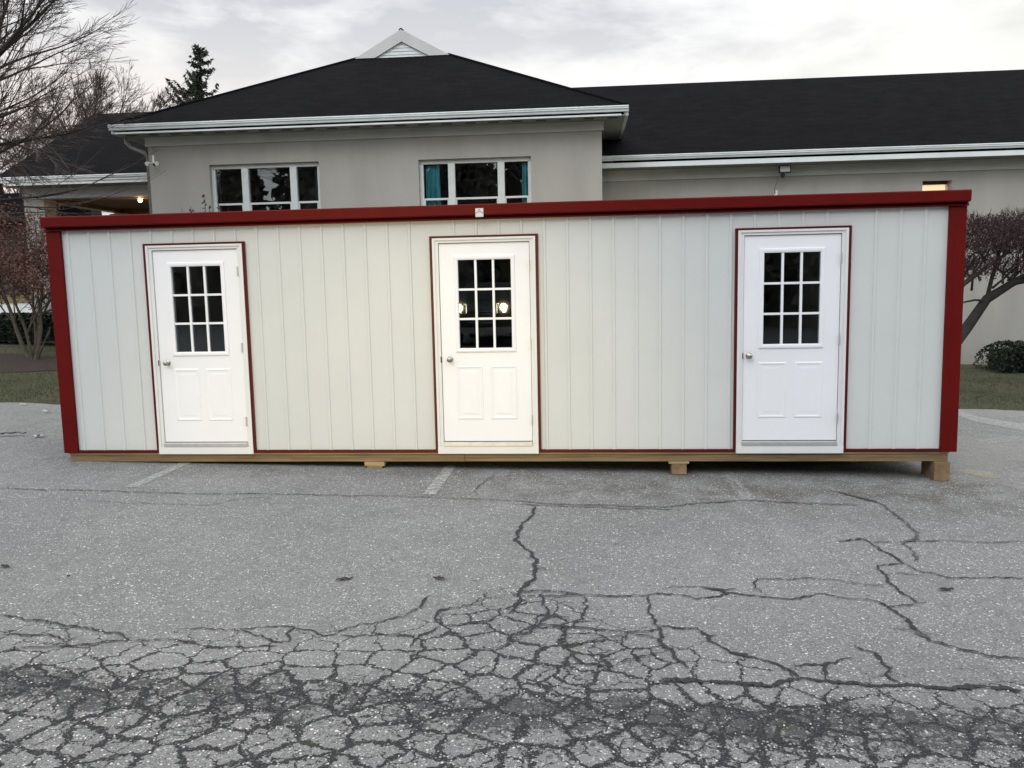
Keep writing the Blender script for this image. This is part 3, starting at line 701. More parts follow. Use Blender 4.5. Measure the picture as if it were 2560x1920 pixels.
roof('roof', [[(.30, 11.38, wz0), (21.5, 11.38, wz0), (21.5, wvr, wzr), (-3.4, wvr, wzr), (-3.4, 14.2, 5.98), (.30, 14.2, 5.98)],
              [(-3.4, wvr, wzr), (21.5, wvr, wzr), (21.5, 21.8, wz0), (-3.4, 21.8, wz0)]], H_)
# porch at the left
pv0, pvr, pze, pzr, pl = 11.38, 16.0, 4.465, 6.90, -14.42
roof('roof', [[(pl, pv0, pze), (-9.73, pv0, pze), (-9.73, pvr, pzr), (pl, pvr, pzr)], [(pl, pvr, pzr), (-9.73, pvr, pzr), (-9.73, 20.6, pze), (pl, 20.6, pze)]], H_)
gutter(pl+.02, -9.74, 11.36, 4.47, .13, H_)
mb = MB(); mb.box(pl+.3, -9.73, 11.42, 11.46, 4.27, 4.335, B); mb.build('fascia', 'gutter', H_)
mb = MB(); mb.box(-14.12, -9.73, 11.95, 12.25, 4.0, 4.26, B); mb.box(-14.12, -9.73, 16.1, 16.4, 3.97, 4.26, B); mb.box(-14.12, -13.85, 12.26, 16.09, 4.0, 4.26, B)
mb.build('porch_beam', 'trim', H_)
mb = MB(); mb.box(-13.83, -9.74, 12.252, 12.27, 3.99, 4.085, B); mb.box(-13.84, -9.74, 16.06, 16.095, 3.95, 4.085, B); mb.box(-13.845, -13.82, 12.271, 16.059, 3.99, 4.085, B); mb.build('porch_lining', 'brownceil', H_)
mb = MB(); mb.box(-13.84, -9.74, 12.26, 16.09, 4.09, 4.14, B); mb.build('porch_ceiling', 'brownceil', H_)
mb = MB(); mb.box(-14.3, -9.73, 11.47, 11.94, 4.262, 4.28, B); mb.build('porch_soffit', 'soffit', H_)
mb = MB(); mb.add([B(-14.12, 12, 4.262), B(-14.12, 20, 4.262), B(-14.12, 16, 6.7), B(-14.0, 12, 4.262), B(-14.0, 20, 4.262), B(-14.0, 16, 6.7)], [(0, 1, 2), (5, 4, 3), (0, 3, 4, 1), (1, 4, 5, 2), (2, 5, 3, 0)]); mb.build('porch_gable', 'wall', H_)
for u, v in ((-14.12, 11.98), (-14.12, 15.85)):
    mb = MB(); mb.box(u, u+.53, v, v+.5, .2, 3.96 if v > 13 else 3.999, B); mb.build('porch_pillar', 'wall', H_)
mb = MB(); mb.box(-11.2, -9.74, 14.2, 14.4, .2, 4.085, B); mb.build('porch_wall', 'darkbrown', H_)
# windows
def big_window(w, ms, curt):
    u0, u1, z0, z1 = w; f = MB(); vf = 10.10
    f.box(u0, u1, vf-.01, vf+.07, z1-.09, z1-.002, B, 'trim'); f.box(u0+.001, u0+.085, vf, vf+.07, z0, z1-.091, B, 'winframe'); f.box(u1-.075, u1-.001, vf, vf+.07, z0, z1-.091, B, 'winframe')
    f.box(u0, u1, vf-.04, vf+.07, z0-.0, z0+.06, B, 'winframe')
    for m_ in ms: f.box(m_-.075, m_+.075, vf-.02, vf+.07, z0+.061, z1-.091, B, 'winframe')
    edges = [u0+.086]+[x for m_ in ms for x in (m_-.076, m_+.076)]+[u1-.076]
    zr_ = 3.53 if u0 < -5 else 3.51
    for i in range(0, 6, 2):
        a, b_ = edges[i], edges[i+1]
        f.box(a, b_, vf+.0, vf+.05, zr_-.022, zr_+.022, B, 'winframe'); f.box(a, a+.03, vf+.0, vf+.05, z0+.061, zr_-.023, B, 'winframe'); f.box(b_-.03, b_, vf+.0, vf+.05, z0+.061, zr_-.023, B, 'winframe')
    Wn = f.build('window', None, H_, bevel=.003)
    for i in range(0, 6, 2):
        g_ = MB(); g_.box(edges[i], edges[i+1], vf+.052, vf+.056, z0+.062, z1-.092, B); g_.build('pane', 'glass', Wn)
    for a, b_, mt in curt:
        c_ = MB(); n = 40
        for i in range(n+1):
            t = i/n; u = a+(b_-a)*t; dv = .035*math.sin(t*(b_-a)*52+1)+.02*math.sin(t*17)
            for z in (z0+.05, (z0+z1)/2, z1-.1): c_.v.append(B(u+(.03 if z > 4 else 0)*(.5-t), vf+.13+dv*(1.2 if z < 4 else .6), z))
        for i in range(n):
            for k in (0, 1): o = 3*i+k; c_.f.append([o, o+3, o+4, o+1]); c_.m.append(0)
        c_.build('curtain', mt, Wn, smooth=True, fixn=False)
big_window(w1, (-7.555, -6.445), [(-6.02, -5.90, 'greycloth'), (-8.24, -8.16, 'greycloth')])
big_window(w2, (-2.89, -1.80), [(-3.50, -3.16, 'teal'), (-1.36, -1.20, 'teal')])
f = MB(); f.box(7.82, 7.86, 12.18, 12.24, 2.6, 3.8, B, 'winframe'); f.box(8.43, 8.474, 12.18, 12.24, 2.6, 3.8, B, 'winframe'); f.box(7.861, 8.429, 12.14, 12.24, 3.725, 3.798, B, 'darkbrown')  # dark strip at the head is painted shade of the reveal
Wn = f.build('window', None, H_); Wn['label'] = 'small window with lit warm blinds'
mb = MB()
for k in range(46): mb.box(7.861, 8.429, 12.25, 12.262, 2.6+k*.025, 2.6+k*.025+.023, B)
mb.build('blind', 'blind', Wn)
# downspout elbow
mb = MB(); mb.tube([B(-10.16, 9.9, 5.03), B(-10.16, 9.9, 4.93), B(-10.08, 9.93, 4.83), B(-9.95, 9.96, 4.77), B(-9.80, 9.99, 4.70), B(-9.79, 10.1, 4.6), B(-9.79, 10.1, .2)], .045, 8)
mb.build('downspout', 'pipe', H_, smooth=True)

# fixtures on the walls
P0 = B(-9.6, 9.95, 4.45); Fl = thing('floodlight', tuple(P0), 'twin headed floodlight on a bent conduit at the left corner of the building wall', 'floodlight', 'floodlights on the building wall')
mb = MB(); mb.tube([B(-9.60, 9.99, 4.84), B(-9.60, 9.95, 4.78), B(-9.52, 9.90, 4.68), B(-9.47, 9.86, 4.60), B(-9.47, 9.84, 4.50)], .014, 8); mb.build('conduit', 'pipe', Fl, smooth=True)
mb = MB(); mb.tube([B(-9.53, 9.84, 4.62), B(-9.53, 9.84, 4.46)], .022, 8); mb.tube([B(-9.62, 9.84, 4.45), B(-9.42, 9.84, 4.45)], .012, 6); mb.build('bracket', 'gutter', Fl)
for s in (-1, 1):
    mb = MB(); c_ = B(-9.51+s*.085, 9.80, 4.45); mb.tube([c_, c_+Vector((s*.02, -.05, -.015)), c_+Vector((s*.03, -.09, -.03))], [.022, .04, .046], 10); mb.build('lamp_head', 'floodpanel', Fl)
mb = MB(); mb.tube([B(-9.51, 9.84, 4.44), B(-9.51, 9.84, 4.38)], [.05, .012], 8); mb.build('motion_sensor', 'black', Fl)
Fr = thing('floodlight', tuple(B(4.48, 11.95, 3.6)), 'single square floodlight with pale lens on a curved conduit, on the right wing wall', 'floodlight', 'floodlights on the building wall')
mb = MB(); mb.box(4.44, 4.53, 11.93, 11.998, 3.55, 3.68, B); mb.build('junction_box', 'gutter', Fr, bevel=.004)
mb = MB(); mb.tube([B(4.46, 11.92, 3.60), B(4.45, 11.90, 3.72), B(4.48, 11.84, 3.83), B(4.53, 11.76, 3.92), B(4.57, 11.73, 3.96)], .014, 8); mb.build('conduit', 'pipe', Fr, smooth=True)
mb = MB(); mb.tube([B(4.57, 11.74, 3.94), B(4.61, 11.72, 4.035)], .045, 8); mb.box(4.50, 4.765, 11.70, 11.76, 4.04, 4.205, B); mb.build('housing', 'black', Fr, bevel=.004)
mb = MB(); mb.box(4.522, 4.743, 11.690, 11.6985, 4.068, 4.19, B); mb.build('lens', 'floodpanel', Fr)
L_ = thing('ceiling_light', tuple(B(-11.6, 13, 4.09)), 'small warm lit bulb on the brown porch ceiling', 'ceiling light')
mb = MB(); mb.tube([B(-11.6, 13, 4.088), B(-11.6, 13, 4.06)], .09, 12); mb.build('mount', 'gutter', L_)
bm = bmesh.new(); bmesh.ops.create_uvsphere(bm, u_segments=12, v_segments=8, radius=.055); me = bpy.data.meshes.new('bulb'); bm.to_mesh(me); bm.free(); me.materials.append(M['bulb'])
bo = bpy.data.objects.new('bulb', me); COL.objects.link(bo); bo.parent = L_; bo.location = (0, 0, -.085)
pl_ = bpy.data.lights.new('porch_lamp', 'POINT'); pl_.energy = 14; pl_.color = (1, .6, .28); pl_.shadow_soft_size = .08
po = bpy.data.objects.new('porch_lamp', pl_); COL.objects.link(po); po.location = B(-11.6, 13, 3.88)

# dark outbuilding far left, white band at its foot
Gt = thing('outbuilding', tuple(B(-25, 24, .3)), 'dark brown outbuilding with a pale band at its foot, far behind the left shrub', 'outbuilding')
mb = MB(); mb.box(-32, -22.25, 24, 29, 1.6, 4.5, B); mb.build('wall', 'darkbrown', Gt)
mb = MB(); mb.box(-32.05, -22.2, 23.95, 29.05, .2, 1.30, B, 'gutter'); mb.box(-32.1, -22.1, 23.9, 29.1, 1.301, 1.599, B, 'pine'); mb.build('base_band', None, Gt)
mb = MB(); mb.prism([(23.4, 4.501), (29.6, 4.501), (26.5, 6.0)], -32.4, -21.9, B); mb.build('roof', 'shingle', Gt)

# ------------------------------------------------------------------ vegetation
class Tree:
    def __init__(s, seed): s.r = random.Random(seed); s.big = MB(); s.fine = MB(); s.tips = []
    def grow(s, p, d, L, r, depth, maxd, spread=.6, up=.1, nseg=4, kids=3, shrink=.68, rmin=.004, wob=.25, finebelow=.02, hold=None):
        pts = [p.copy()]; rs = [r]; dirs = []
        for i in range(nseg):
            d = (d+rdir(s.r)*wob*.5+Vector((0, 0, up*.3))).normalized()
            if hold: d = (d+hold*.12).normalized()
            p = p+d*(L/nseg); pts.append(p.copy()); rs.append(max(rmin*.6, r*(1-(i+1)/nseg*.45))); dirs.append(d.copy())
        mbx = s.fine if r < finebelow else s.big
        mbx.tube(pts, rs, 3 if r < .012 else (4 if r < .03 else 7), cap=False)
        if depth >= maxd: s.tips.append((p, d)); return
        for k in range(kids):
            t = s.r.uniform(.3, 1); i = min(nseg-1, int(t*nseg)); q = pts[i].lerp(pts[i+1], t*nseg-i)
            ax = rdir(s.r); nd_ = (dirs[i]+ax*spread*s.r.uniform(.7, 1.3)).normalized()
            s.grow(q, nd_, L*shrink*s.r.uniform(.75, 1.15), max(rmin, rs[i]*s.r.uniform(.45, .65)), depth+1, maxd, spread, up, nseg, kids, shrink, rmin, wob, finebelow, hold)
        s.grow(p, d, L*shrink*1.05, max(rmin, rs[-1]*.9), depth+1, maxd, spread, up, nseg, kids, shrink, rmin, wob, finebelow, hold)
# large bare tree at the left, trunk outside the frame, limbs sweeping in from the left
t1 = Tree(5); base = B(-13.3, 6.6, lawn_z(-8.2, 6.6)-.05)
Tr = thing('bare_tree', tuple(base), 'big bare tree with dark limbs sweeping in from the left edge', 'tree')
trunk = [base, base+Vector((.05, 0, 1.6)), base+Vector((.2, .05, 3.2)), base+Vector((.35, 0, 4.4))]
t1.big.tube(trunk, [.34, .26, .22, .17], 10)
fork = trunk[-1]
for dv, L, r in [((.95, .05, .50), 2.3, .09), ((.9, .2, .78), 2.3, .09), ((.75, -.1, 1.1), 2.3, .09), ((.9, -.25, .22), 2.1, .07), ((.3, .3, 1.2), 2.3, .09), ((.55, .15, .9), 2.4, .08), ((.95, .35, .02), 1.9, .06), ((-.8, -.3, .6), 1.7, .09)]:
    t1.grow(fork, Vector(dv).normalized(), L, r, 0, 5, spread=.55, up=.03, nseg=4, kids=3, shrink=.62, rmin=.004, wob=.22, finebelow=.014)
for dv, L, r, h in [((.95, -.1, .30), 2.1, .06, 3.4), ((.9, .25, .10), 2.0, .05, 3.0)]:
    t1.grow(base+Vector((.2, 0, h)), Vector(dv).normalized(), L, r, 1, 4, spread=.55, up=.12, nseg=4, kids=3, shrink=.68, rmin=.0045, wob=.22, finebelow=.014)
t1.big.build('trunk', 'barkdark', Tr, smooth=True, fixn=False); t1.fine.build('twigs', 'twig', Tr, fixn=False)
# second bare tree, rising behind the porch roof
t2 = Tree(21); base = B(-20.6, 26, .3)
Tr2 = thing('bare_tree', tuple(base), 'fine twigged bare tree rising behind the porch roof, paler and farther away', 'tree')
t2.big.tube([base, base+Vector((.1, 0, 3)), base+Vector((0, 0, 6.3))], [.30, .24, .17], 8)
for dv, L, r in [((1, 0, .62), 2.6, .07), ((.65, .1, 1), 2.2, .07), ((.1, 0, 1), 2.0, .08), ((-.5, .1, 1), 2.1, .07), ((-.9, 0, .6), 2.2, .07), ((1, .2, .38), 2.3, .06), ((.3, -.3, 1), 2.1, .07), ((1, -.1, .5), 2.5, .07)]:
    t2.grow(base+Vector((0, 0, 6.2)), Vector(dv).normalized(), L, r, 0, 5, spread=.55, up=.07, nseg=3, kids=3, shrink=.58, rmin=.0065, wob=.2, finebelow=.03)
t2.big.build('trunk', 'barkdark', Tr2, smooth=True, fixn=False); t2.fine.build('twigs', 'twig', Tr2, fixn=False)
# third bare tree, off to the left behind the outbuilding
t3 = Tree(31); base = B(-27, 30, .3)
Tr3 = thing('bare_tree', tuple(base), 'dense greyish bare tree at the left edge behind the outbuilding, lowest of the bare trees', 'tree')
t3.big.tube([base, base+Vector((.1, 0, 2.2)), base+Vector((0, 0, 4))], [.34, .27, .2], 8)
for k in range(9):
    a = k*2.4; t3.grow(base+Vector((0, 0, 3.6+.1*k)), Vector((math.cos(a)*.8, math.sin(a)*.5, .8)).normalized(), 3.4, .12, 0, 5, spread=.6, up=.06, nseg=3, kids=3, shrink=.64, rmin=.011, wob=.2, finebelow=.03)
t3.big.build('trunk', 'barkdark', Tr3, smooth=True, fixn=False); t3.fine.build('twigs', 'twig', Tr3, fixn=False)
# spruce
rg = random.Random(8); base = B(-21.05, 38, 0); Sp = thing('spruce_tree', tuple(base), 'dark spruce with a ragged pointed top showing above the hip roof', 'tree')
mb = MB(); mb.tube([base, base+Vector((.1, 0, 8)), base+Vector((0, 0, 15.2))], [.28, .16, .02], 7); mb.build('trunk', 'barkdark', Sp)
mb = MB(); z = 5.0
while z < 15.1:
    tt_ = (15.4-z); Lr = .14+tt_*.58
    if 13.3 < z < 14.2: Lr *= .65
    for k in range(5 if z < 14 else 4):
        a = rg.uniform(0, 6.28); ln = Lr*rg.uniform(.45, 1.15)
        if rg.random() < .34: continue
        p = base+Vector((0, 0, z+rg.uniform(-.1, .1))); dx = Vector((math.cos(a), math.sin(a), 0)); n = max(3, int(ln/.10))
        for i in range(n):
            t = (i+.6)/n; q = p+dx*(ln*t)+Vector((0, 0, -.30*ln*math.sin(t*2.2)+.42*ln*t*t*t))
            sz = .21*(1-.5*t)+.07
            for _ in range(8):
                dd = (dx*rg.uniform(-.1, .9)+rdir(rg)*.9+Vector((0, 0, -.35))).normalized()*sz*rg.uniform(.7, 1.4); s_ = dd.cross(rdir(rg)).normalized()*sz*.26
                c_ = q+rdir(rg)*.04; mb.add([c_-s_, c_+s_, c_+dd], [(0, 1, 2)])
    z += .19 if z > 10 else .3
mb.build('crown', 'needle', Sp, fixn=False)
# low evergreen tip just above the roof line beside the spruce
def leaf_cloud(mb, n, inside, size, rg, flat=.8, mt=None):
    for _ in range(n):
        p = inside(rg); a = rdir(rg); b_ = a.cross(rdir(rg)).normalized(); s_ = size*rg.uniform(.6, 1.4)
        mb.add([p-a*s_, p+b_*s_*.55, p+a*s_, p-b_*s_*.55], [(0, 1, 2, 3)], mt)
def box_hedge(u0, u1, v0, v1, h, label, seed, zf=None, n=16000, size=.034):
    x, y = (u0+u1)/2+OX, (v0+v1)/2; z0 = lawn_z(x, y); rg = random.Random(seed)
    Hd = thing('hedge', tuple(B((u0+u1)/2, (v0+v1)/2, z0)), label, 'hedge', 'dark clipped hedges by the building')
    def ins(rg):
        u, v, w = rg.uniform(0, 1), rg.uniform(0, 1), rg.uniform(0, 1)
        k = rg.random()
        if k < .45: w = 1-abs(rg.gauss(0, .05))
        elif k < .85: v = abs(rg.gauss(0, .06))
        uu = u0+(u1-u0)*u; vv = v0+(v1-v0)*v; top = h*(1+.10*noise.noise(Vector((uu*2.2, vv*2, seed)))+.05*noise.noise(Vector((uu*9, vv*9, seed))))
        e = min(1, min(uu-u0, u1-uu)/.5); top *= math.sqrt(max(.05, 1-(1-e)**2)) if e < 1 else 1
        return B(uu, vv+.08*noise.noise(Vector((uu*3, w*4, seed))), z0+top*w)
    mb = MB(); leaf_cloud(mb, n, ins, size, rg); mb.build('foliage', 'hedge', Hd, fixn=False)
    mb = MB(); mb.box(u0+.32, u1-.32, v0+.15, v1-.1, z0, z0+h*.78, B); mb.build('inner_branches', 'hedge', Hd)
box_hedge(-17.5, -12.35, 10.6, 11.5, .66, 'dark green clipped hedge below the porch at left', 4)
box_hedge(8.72, 15, 9.9, 11.2, .64, 'low dark hedge along the wing wall at the right edge', 6)
# multi-stemmed reddish shrub tree, left, on the lawn
ux, vx = -11.9, 8.6; wx = ux+OX; base = B(ux, vx, lawn_z(wx, vx))
Rt = thing('shrub_tree', tuple(base), 'multi stemmed small tree with sparse reddish brown leaves, beside the cabin left end', 'shrub')
ts = Tree(14); rg = random.Random(15)
for dv, L, r in [((-.45, .05, 1), 1.55, .055), ((.02, .1, 1), 1.5, .06), ((.42, -.1, 1), 1.45, .05), ((.15, .2, 1), 1.6, .04), ((-.1, -.2, 1), 1.5, .04), ((.6, .1, .9), 1.4, .035)]:
    ts.grow(base+Vector((dv[0]*.1, dv[1]*.1, -.03)), Vector(dv).normalized(), L, r, 0, 4, spread=.62, up=.03, nseg=4, kids=3, shrink=.60, rmin=.0035, wob=.3, finebelow=.012)
ts.big.build('stems', 'barkpale', Rt, smooth=True, fixn=False); ts.fine.build('twigs', 'twig', Rt, fixn=False)
mb = MB()
for p, d in ts.tips:
    for _ in range(11):
        if rg.random() < .2: continue
        q = p+rdir(rg)*rg.uniform(.02, .24); a = rdir(rg); b_ = a.cross(rdir(rg)).normalized(); s_ = rg.uniform(.018, .038)
        mb.add([q-a*s_, q+b_*s_*.6, q+a*s_, q-b_*s_*.6], [(0, 1, 2, 3)])
mb.build('leaves', 'redleaf', Rt, fixn=False)
# leafy shoots showing over the cabin roof by the left window
base = B(-7.2, 7, lawn_z(-1.2, 7)); Sh = thing('shrub', tuple(base), 'tall shrub whose dark leafy shoots poke above the cabin by the left window', 'shrub'); rg = random.Random(5)
ms_ = MB(); ml = MB()
for tx, tz in ((-7.16, 3.42), (-7.62, 3.16), (-7.42, 3.20), (-6.98, 3.2), (-6.80, 3.24), (-7.26, 3.1), (-6.62, 3.12)):
    a = base+Vector((rg.uniform(-.1, .1), rg.uniform(-.1, .1), 0)); e = B(tx, 7+rg.uniform(-.2, .2), tz); m_ = a.lerp(e, .5)+rdir(rg)*.15
    pts = [a, a.lerp(m_, .5), m_, m_.lerp(e, .5)+rdir(rg)*.04, e]; ms_.tube(pts, [.02, .016, .012, .008, .004], 5)
    for i in range(60):
        t = rg.uniform(.45, 1); k = min(3, int(t*4)); q = pts[k].lerp(pts[k+1], t*4-k)+rdir(rg)*rg.uniform(.01, .07)
        d_ = rdir(rg); b_ = d_.cross(rdir(rg)).normalized(); s_ = rg.uniform(.025, .05); ml.add([q-d_*s_, q+b_*s_*.5, q+d_*s_, q-b_*s_*.5], [(0, 1, 2, 3)])
ms_.build('stems', 'barkdark', Sh, fixn=False); ml.build('leaves', 'greenleaf', Sh, fixn=False)
# flat topped small tree at the right
base = B(6.1, 7.0, lawn_z(12, 7)-.02)
Um = thing('flat_topped_tree', tuple(base), 'small leaning tree with a flat dense maroon twig crown, right of the cabin', 'tree')
tu = Tree(9); rg = random.Random(19)
def limb(pts, rs, n=8): tu.big.tube([B(*p) for p in pts], rs, n)
limb([(6.1, 7, -.5), (6.35, 7, .15), (6.72, 7, .66), (7.05, 7, 1.18), (7.45, 7, 1.44), (8.0, 7.05, 1.72), (8.5, 7.1, 2.0)], [.15, .12, .10, .085, .068, .05, .035])
limb([(6.35, 7, .15), (6.3, 6.9, .9), (6.55, 6.8, 1.45), (6.95, 6.8, 1.75), (7.3, 6.8, 2.0)], [.08, .06, .045, .035, .025])
limb([(7.05, 7, 1.18), (7.12, 7, 1.55), (7.25, 7.1, 1.9), (7.3, 7.1, 2.15)], [.04, .035, .028, .02])
limb([(7.05, 7, 1.15), (6.8, 6.9, 1.17), (6.45, 6.9, 1.10)], [.03, .02, .012], 6)
limb([(7.45, 7, 1.44), (7.8, 6.8, 1.52), (8.3, 6.7, 1.85), (8.6, 6.6, 2.05)], [.04, .035, .03, .02])
limb([(8.0, 6.9, 1.6), (8.0, 6.7, 1.30), (8.25, 6.6, 1.08), (8.5, 6.6, 1.05)], [.02, .018, .012, .006], 6)
for k in range(26):
    a = rg.uniform(6.5, 9.2); q0 = B(a+rg.uniform(-.3, .1), 7+rg.uniform(-.3, .3), 1.25+.12*(a-6.5)+rg.uniform(0, .3)); q1 = B(a+rg.uniform(-.1, .35), 7+rg.uniform(-.5, .5), rg.uniform(1.85, 2.1))
    m1 = q0.lerp(q1, .5)+rdir(rg)*.07; tu.big.tube([q0, m1, q1], [.022, .016, .01], 6)
for a, b_, c_ in [(6.95, 6.8, 1.75), (7.2, 7, 1.7), (7.3, 7.1, 1.9), (7.45, 7, 1.5), (7.7, 7, 1.6), (8.0, 7, 1.72), (8.3, 6.8, 1.9), (6.7, 6.8, 1.55), (7.6, 7.2, 1.55), (8.5, 7, 2.0), (6.55, 6.9, 1.45), (7.3, 6.8, 2.0), (8.2, 7.1, 1.8), (7.9, 6.8, 1.6)]:
    tu.grow(B(a, b_, c_), Vector((rg.uniform(-1.1, 1.1), rg.uniform(-.6, .6), 1)).normalized(), .5 if c_ < 1.7 else .27, .022, 1, 4, spread=.75, up=.1, nseg=3, kids=3, shrink=.62, rmin=.0035, wob=.35, finebelow=.014)
tu.big.build('trunk', 'barkdark', Um, smooth=True, fixn=False); tu.fine.build('twigs', 'maroonleaf', Um, fixn=False)
mb = MB()
def crown(rg):
    u = rg.uniform(6.45, 9.6); v = 7+rg.uniform(-.9, .9); t = rg.random()
    return B(u, v, 1.72+.86*t**.75+.16*noise.noise(Vector((u*2.6, v*2.6, 0)))+.05*noise.noise(Vector((u*11, v*9, 0)))+(-.25*rg.random() if t < .2 else 0))
for _ in range(15000):
    p = crown(rg); d_ = Vector((rg.uniform(-.5, .5), rg.uniform(-.5, .5), 1)).normalized()*rg.uniform(.05, .13); s_ = d_.cross(rdir(rg)).normalized()*.0042
    mb.add([p-s_, p+s_, p+d_+s_*.4, p+d_-s_*.4], [(0, 1, 2, 3)])
leaf_cloud(mb, 9500, crown, .022, rg)
mb.build('crown', 'maroonleaf', Um, fixn=False)
# mulch bed beneath the shrub tree
mb = MB(); n = 28; c0 = (wx, vx-.35)
for i in range(n):
    a = 2*math.pi*i/n; r = 1+.15*math.sin(3*a)+.1*math.sin(7*a); x, y = c0[0]+2.6*r*math.cos(a), c0[1]+.95*r*math.sin(a); mb.v.append(Vector((x, y, lawn_z(x, y)+.012)))
mb.v.append(Vector((*c0, lawn_z(*c0)+.05)))
for i in range(n): mb.f.append([i, (i+1) % n, n]); mb.m.append(0)
tag(mb.build('mulch_bed', 'mulch', fixn=False), kind='structure')
# dense trees behind the photographer (seen mirrored in the panes)
rg = random.Random(77); mb = MB()
for k in range(44):
    x = -44+k*2.4+rg.uniform(-.8, .8); y = -34+rg.uniform(-4, 4); h = rg.uniform(13.5, 19); r = rg.uniform(2.6, 3.6)
    mb.tube([(x, y, -1), (x, y, h*.4), (x, y, h*.75)], [r*.8, r*.45, .05], 7)
    for _ in range(1300):
        t = rg.random()**.9; a = rg.uniform(0, 6.28); q = Vector((x+math.cos(a)*r*(1-t)*rg.uniform(.6, 1.1), y+math.sin(a)*r*(1-t)*rg.uniform(.6, 1.1), .3+h*t)); a1 = rdir(rg); b1 = a1.cross(rdir(rg)).normalized(); s_ = rg.uniform(.22, .5)
        mb.add([q-a1*s_, q+b1*s_*.6, q+a1*s_, q-b1*s_*.6], [(0, 1, 2, 3)])
tag(mb.build('far_wood', 'woodleaf', fixn=False), 'dark wood of evergreens behind the photographer, mirrored in the panes', 'wood', kind='stuff')

# ------------------------------------------------------------------ the vehicle behind the photographer (lamps mirrored in the middle door)
cx, cy = 2.66, -17.0; gz = lot_z(cx)
Tk = thing('pickup_truck', (cx, cy-2.6, gz), 'dark pickup truck facing the cabin with headlamps on, mirrored in the middle door pane', 'truck')
def TP(x, y, z): return Vector((cx+x, cy-y, gz+z))
mb = MB()
sec = [(0, .5, 1.12, .90), (.12, .42, 1.22, .96), (1.4, .42, 1.30, 1.0), (1.55, .42, 1.34, 1.0), (2.2, .42, 1.95, .80), (3.3, .42, 1.97, .80), (3.6, .42, 1.40, 1.0), (5.4, .45, 1.38, 1.0), (5.5, .55, 1.3, .97)]
for y, zb_, zt_, hw_ in sec: mb.v += [TP(-.98, y, zb_), TP(.98, y, zb_), TP(.99, y, min(zt_, 1.25)), TP(hw_-.02, y, zt_), TP(-hw_+.02, y, zt_), TP(-.99, y, min(zt_, 1.25))]
for k in range(len(sec)-1):
    for j in range(6): mb.f.append([k*6+j, k*6+(j+1) % 6, k*6+6+(j+1) % 6, k*6+6+j]); mb.m.append(0)
mb.f += [list(range(6)), list(range(len(sec)*6-6, len(sec)*6))]; mb.m += [0, 0]
mb.build('body', 'carpaint', Tk)
mb = MB()
for k in range(5): mb.box(cx-.42, cx+.42, cy+.01, cy+.04, gz+.72+k*.085, gz+.76+k*.085)
mb.box(cx-.95, cx+.95, cy+.02, cy+.12, gz+.42, gz+.60); mb.build('grille', 'chrome', Tk)
mb = MB(); mb.add([TP(-.72, 1.62, 1.38), TP(.72, 1.62, 1.38), TP(.66, 2.16, 1.88), TP(-.66, 2.16, 1.88)], [(0, 1, 2, 3)]); mb.v = [v+Vector((0, .03, .02)) for v in mb.v]; mb.build('windscreen', 'black', Tk, fixn=False)
for s in (-1, 1):
    for y in (.95, 4.4):
        mb = MB(); mb.tube([TP(s*.80, y, .40), TP(s*1.0, y, .40)], .40, 20); w_ = mb.build('wheel', 'tyre', Tk)
        mb = MB(); mb.tube([TP(s*1.001, y, .40), TP(s*1.012, y, .40)], .24, 16); mb.build('rim', 'chrome', w_)
    hx = s*.68; hb = MB(); hb.box(cx+hx-.14, cx+hx+.14, cy+.01, cy+.03, gz+1.02, gz+1.30); Hl = hb.build('headlight', 'chrome', Tk)
    hb = MB(); hb.tube([(cx+hx, cy+.032, gz+1.22), (cx+hx, cy+.045, gz+1.22)], .075, 16); hb.tube([(cx+hx+s*.01, cy+.032, gz+1.09), (cx+hx+s*.01, cy+.045, gz+1.09)], .055, 16); hb.build('lamp', 'headlamp', Hl)
    hb = MB(); xi = cx+hx-s*.21; hb.box(xi-.012, xi+.012, cy+.03, cy+.045, gz+1.03, gz+1.29); hb.box(min(xi, xi+s*.07), max(xi, xi+s*.07), cy+.03, cy+.045, gz+1.295, gz+1.315); hb.build('light_strip', 'drl', Hl)
    sp = bpy.data.lights.new('headlamp_beam', 'SPOT'); sp.energy = 1450; sp.color = (1, .78, .36); sp.spot_size = rad(25); sp.spot_blend = .9; sp.shadow_soft_size = .09
    so = bpy.data.objects.new('headlamp_beam', sp); COL.objects.link(so); so.location = (cx+hx, cy+.10, gz+1.2)
    tgt = Vector((3.9+.3*s, 0, .0)); so.rotation_euler = (tgt-so.location).to_track_quat('-Z', 'Y').to_euler()

# ------------------------------------------------------------------ small things lying about
def leafthing(px, py, L, W_, mt, name, label, cat, grp, seed, h=.012):
    p = on_lot(px, py); rg = random.Random(seed); mb = MB(); n = 9; a0 = rg.uniform(-.5, .5)
    top = []
    for i in range(n):
        t = i/(n-1); w = W_*math.sin(math.pi*min(1, t*.9+.06))*rg.uniform(.7, 1.15); x = (t-.5)*L
        for s in (-1, 1):
            q = Vector((x, s*w/2, h*rg.uniform(.25, 1))); q.rotate(Matrix.Rotation(a0, 3, 'Z')); top.append(p+q+Vector((0, 0, .009)))
    mb.v = top+[t_-Vector((0, 0, .003)) for t_ in top]
    for i in range(n-1):
        a = 2*i; mb.f += [[a, a+1, a+3, a+2], [2*n+a+2, 2*n+a+3, 2*n+a+1, 2*n+a]]; mb.m += [0, 0]
    o = mb.build(name, mt, fixn=False); tag(o, label, cat, grp); return o
leafthing(14, 1419, .085, .035, 'oak', 'fallen_leaf', 'dark dead leaf on the asphalt at the far left edge', 'leaf', 'dead leaves on the asphalt', 1)
leafthing(862, 1451, .12, .035, 'oak', 'fallen_leaf', 'flat greyish dead leaf on the asphalt, left of the other in the middle', 'leaf', 'dead leaves on the asphalt', 2)
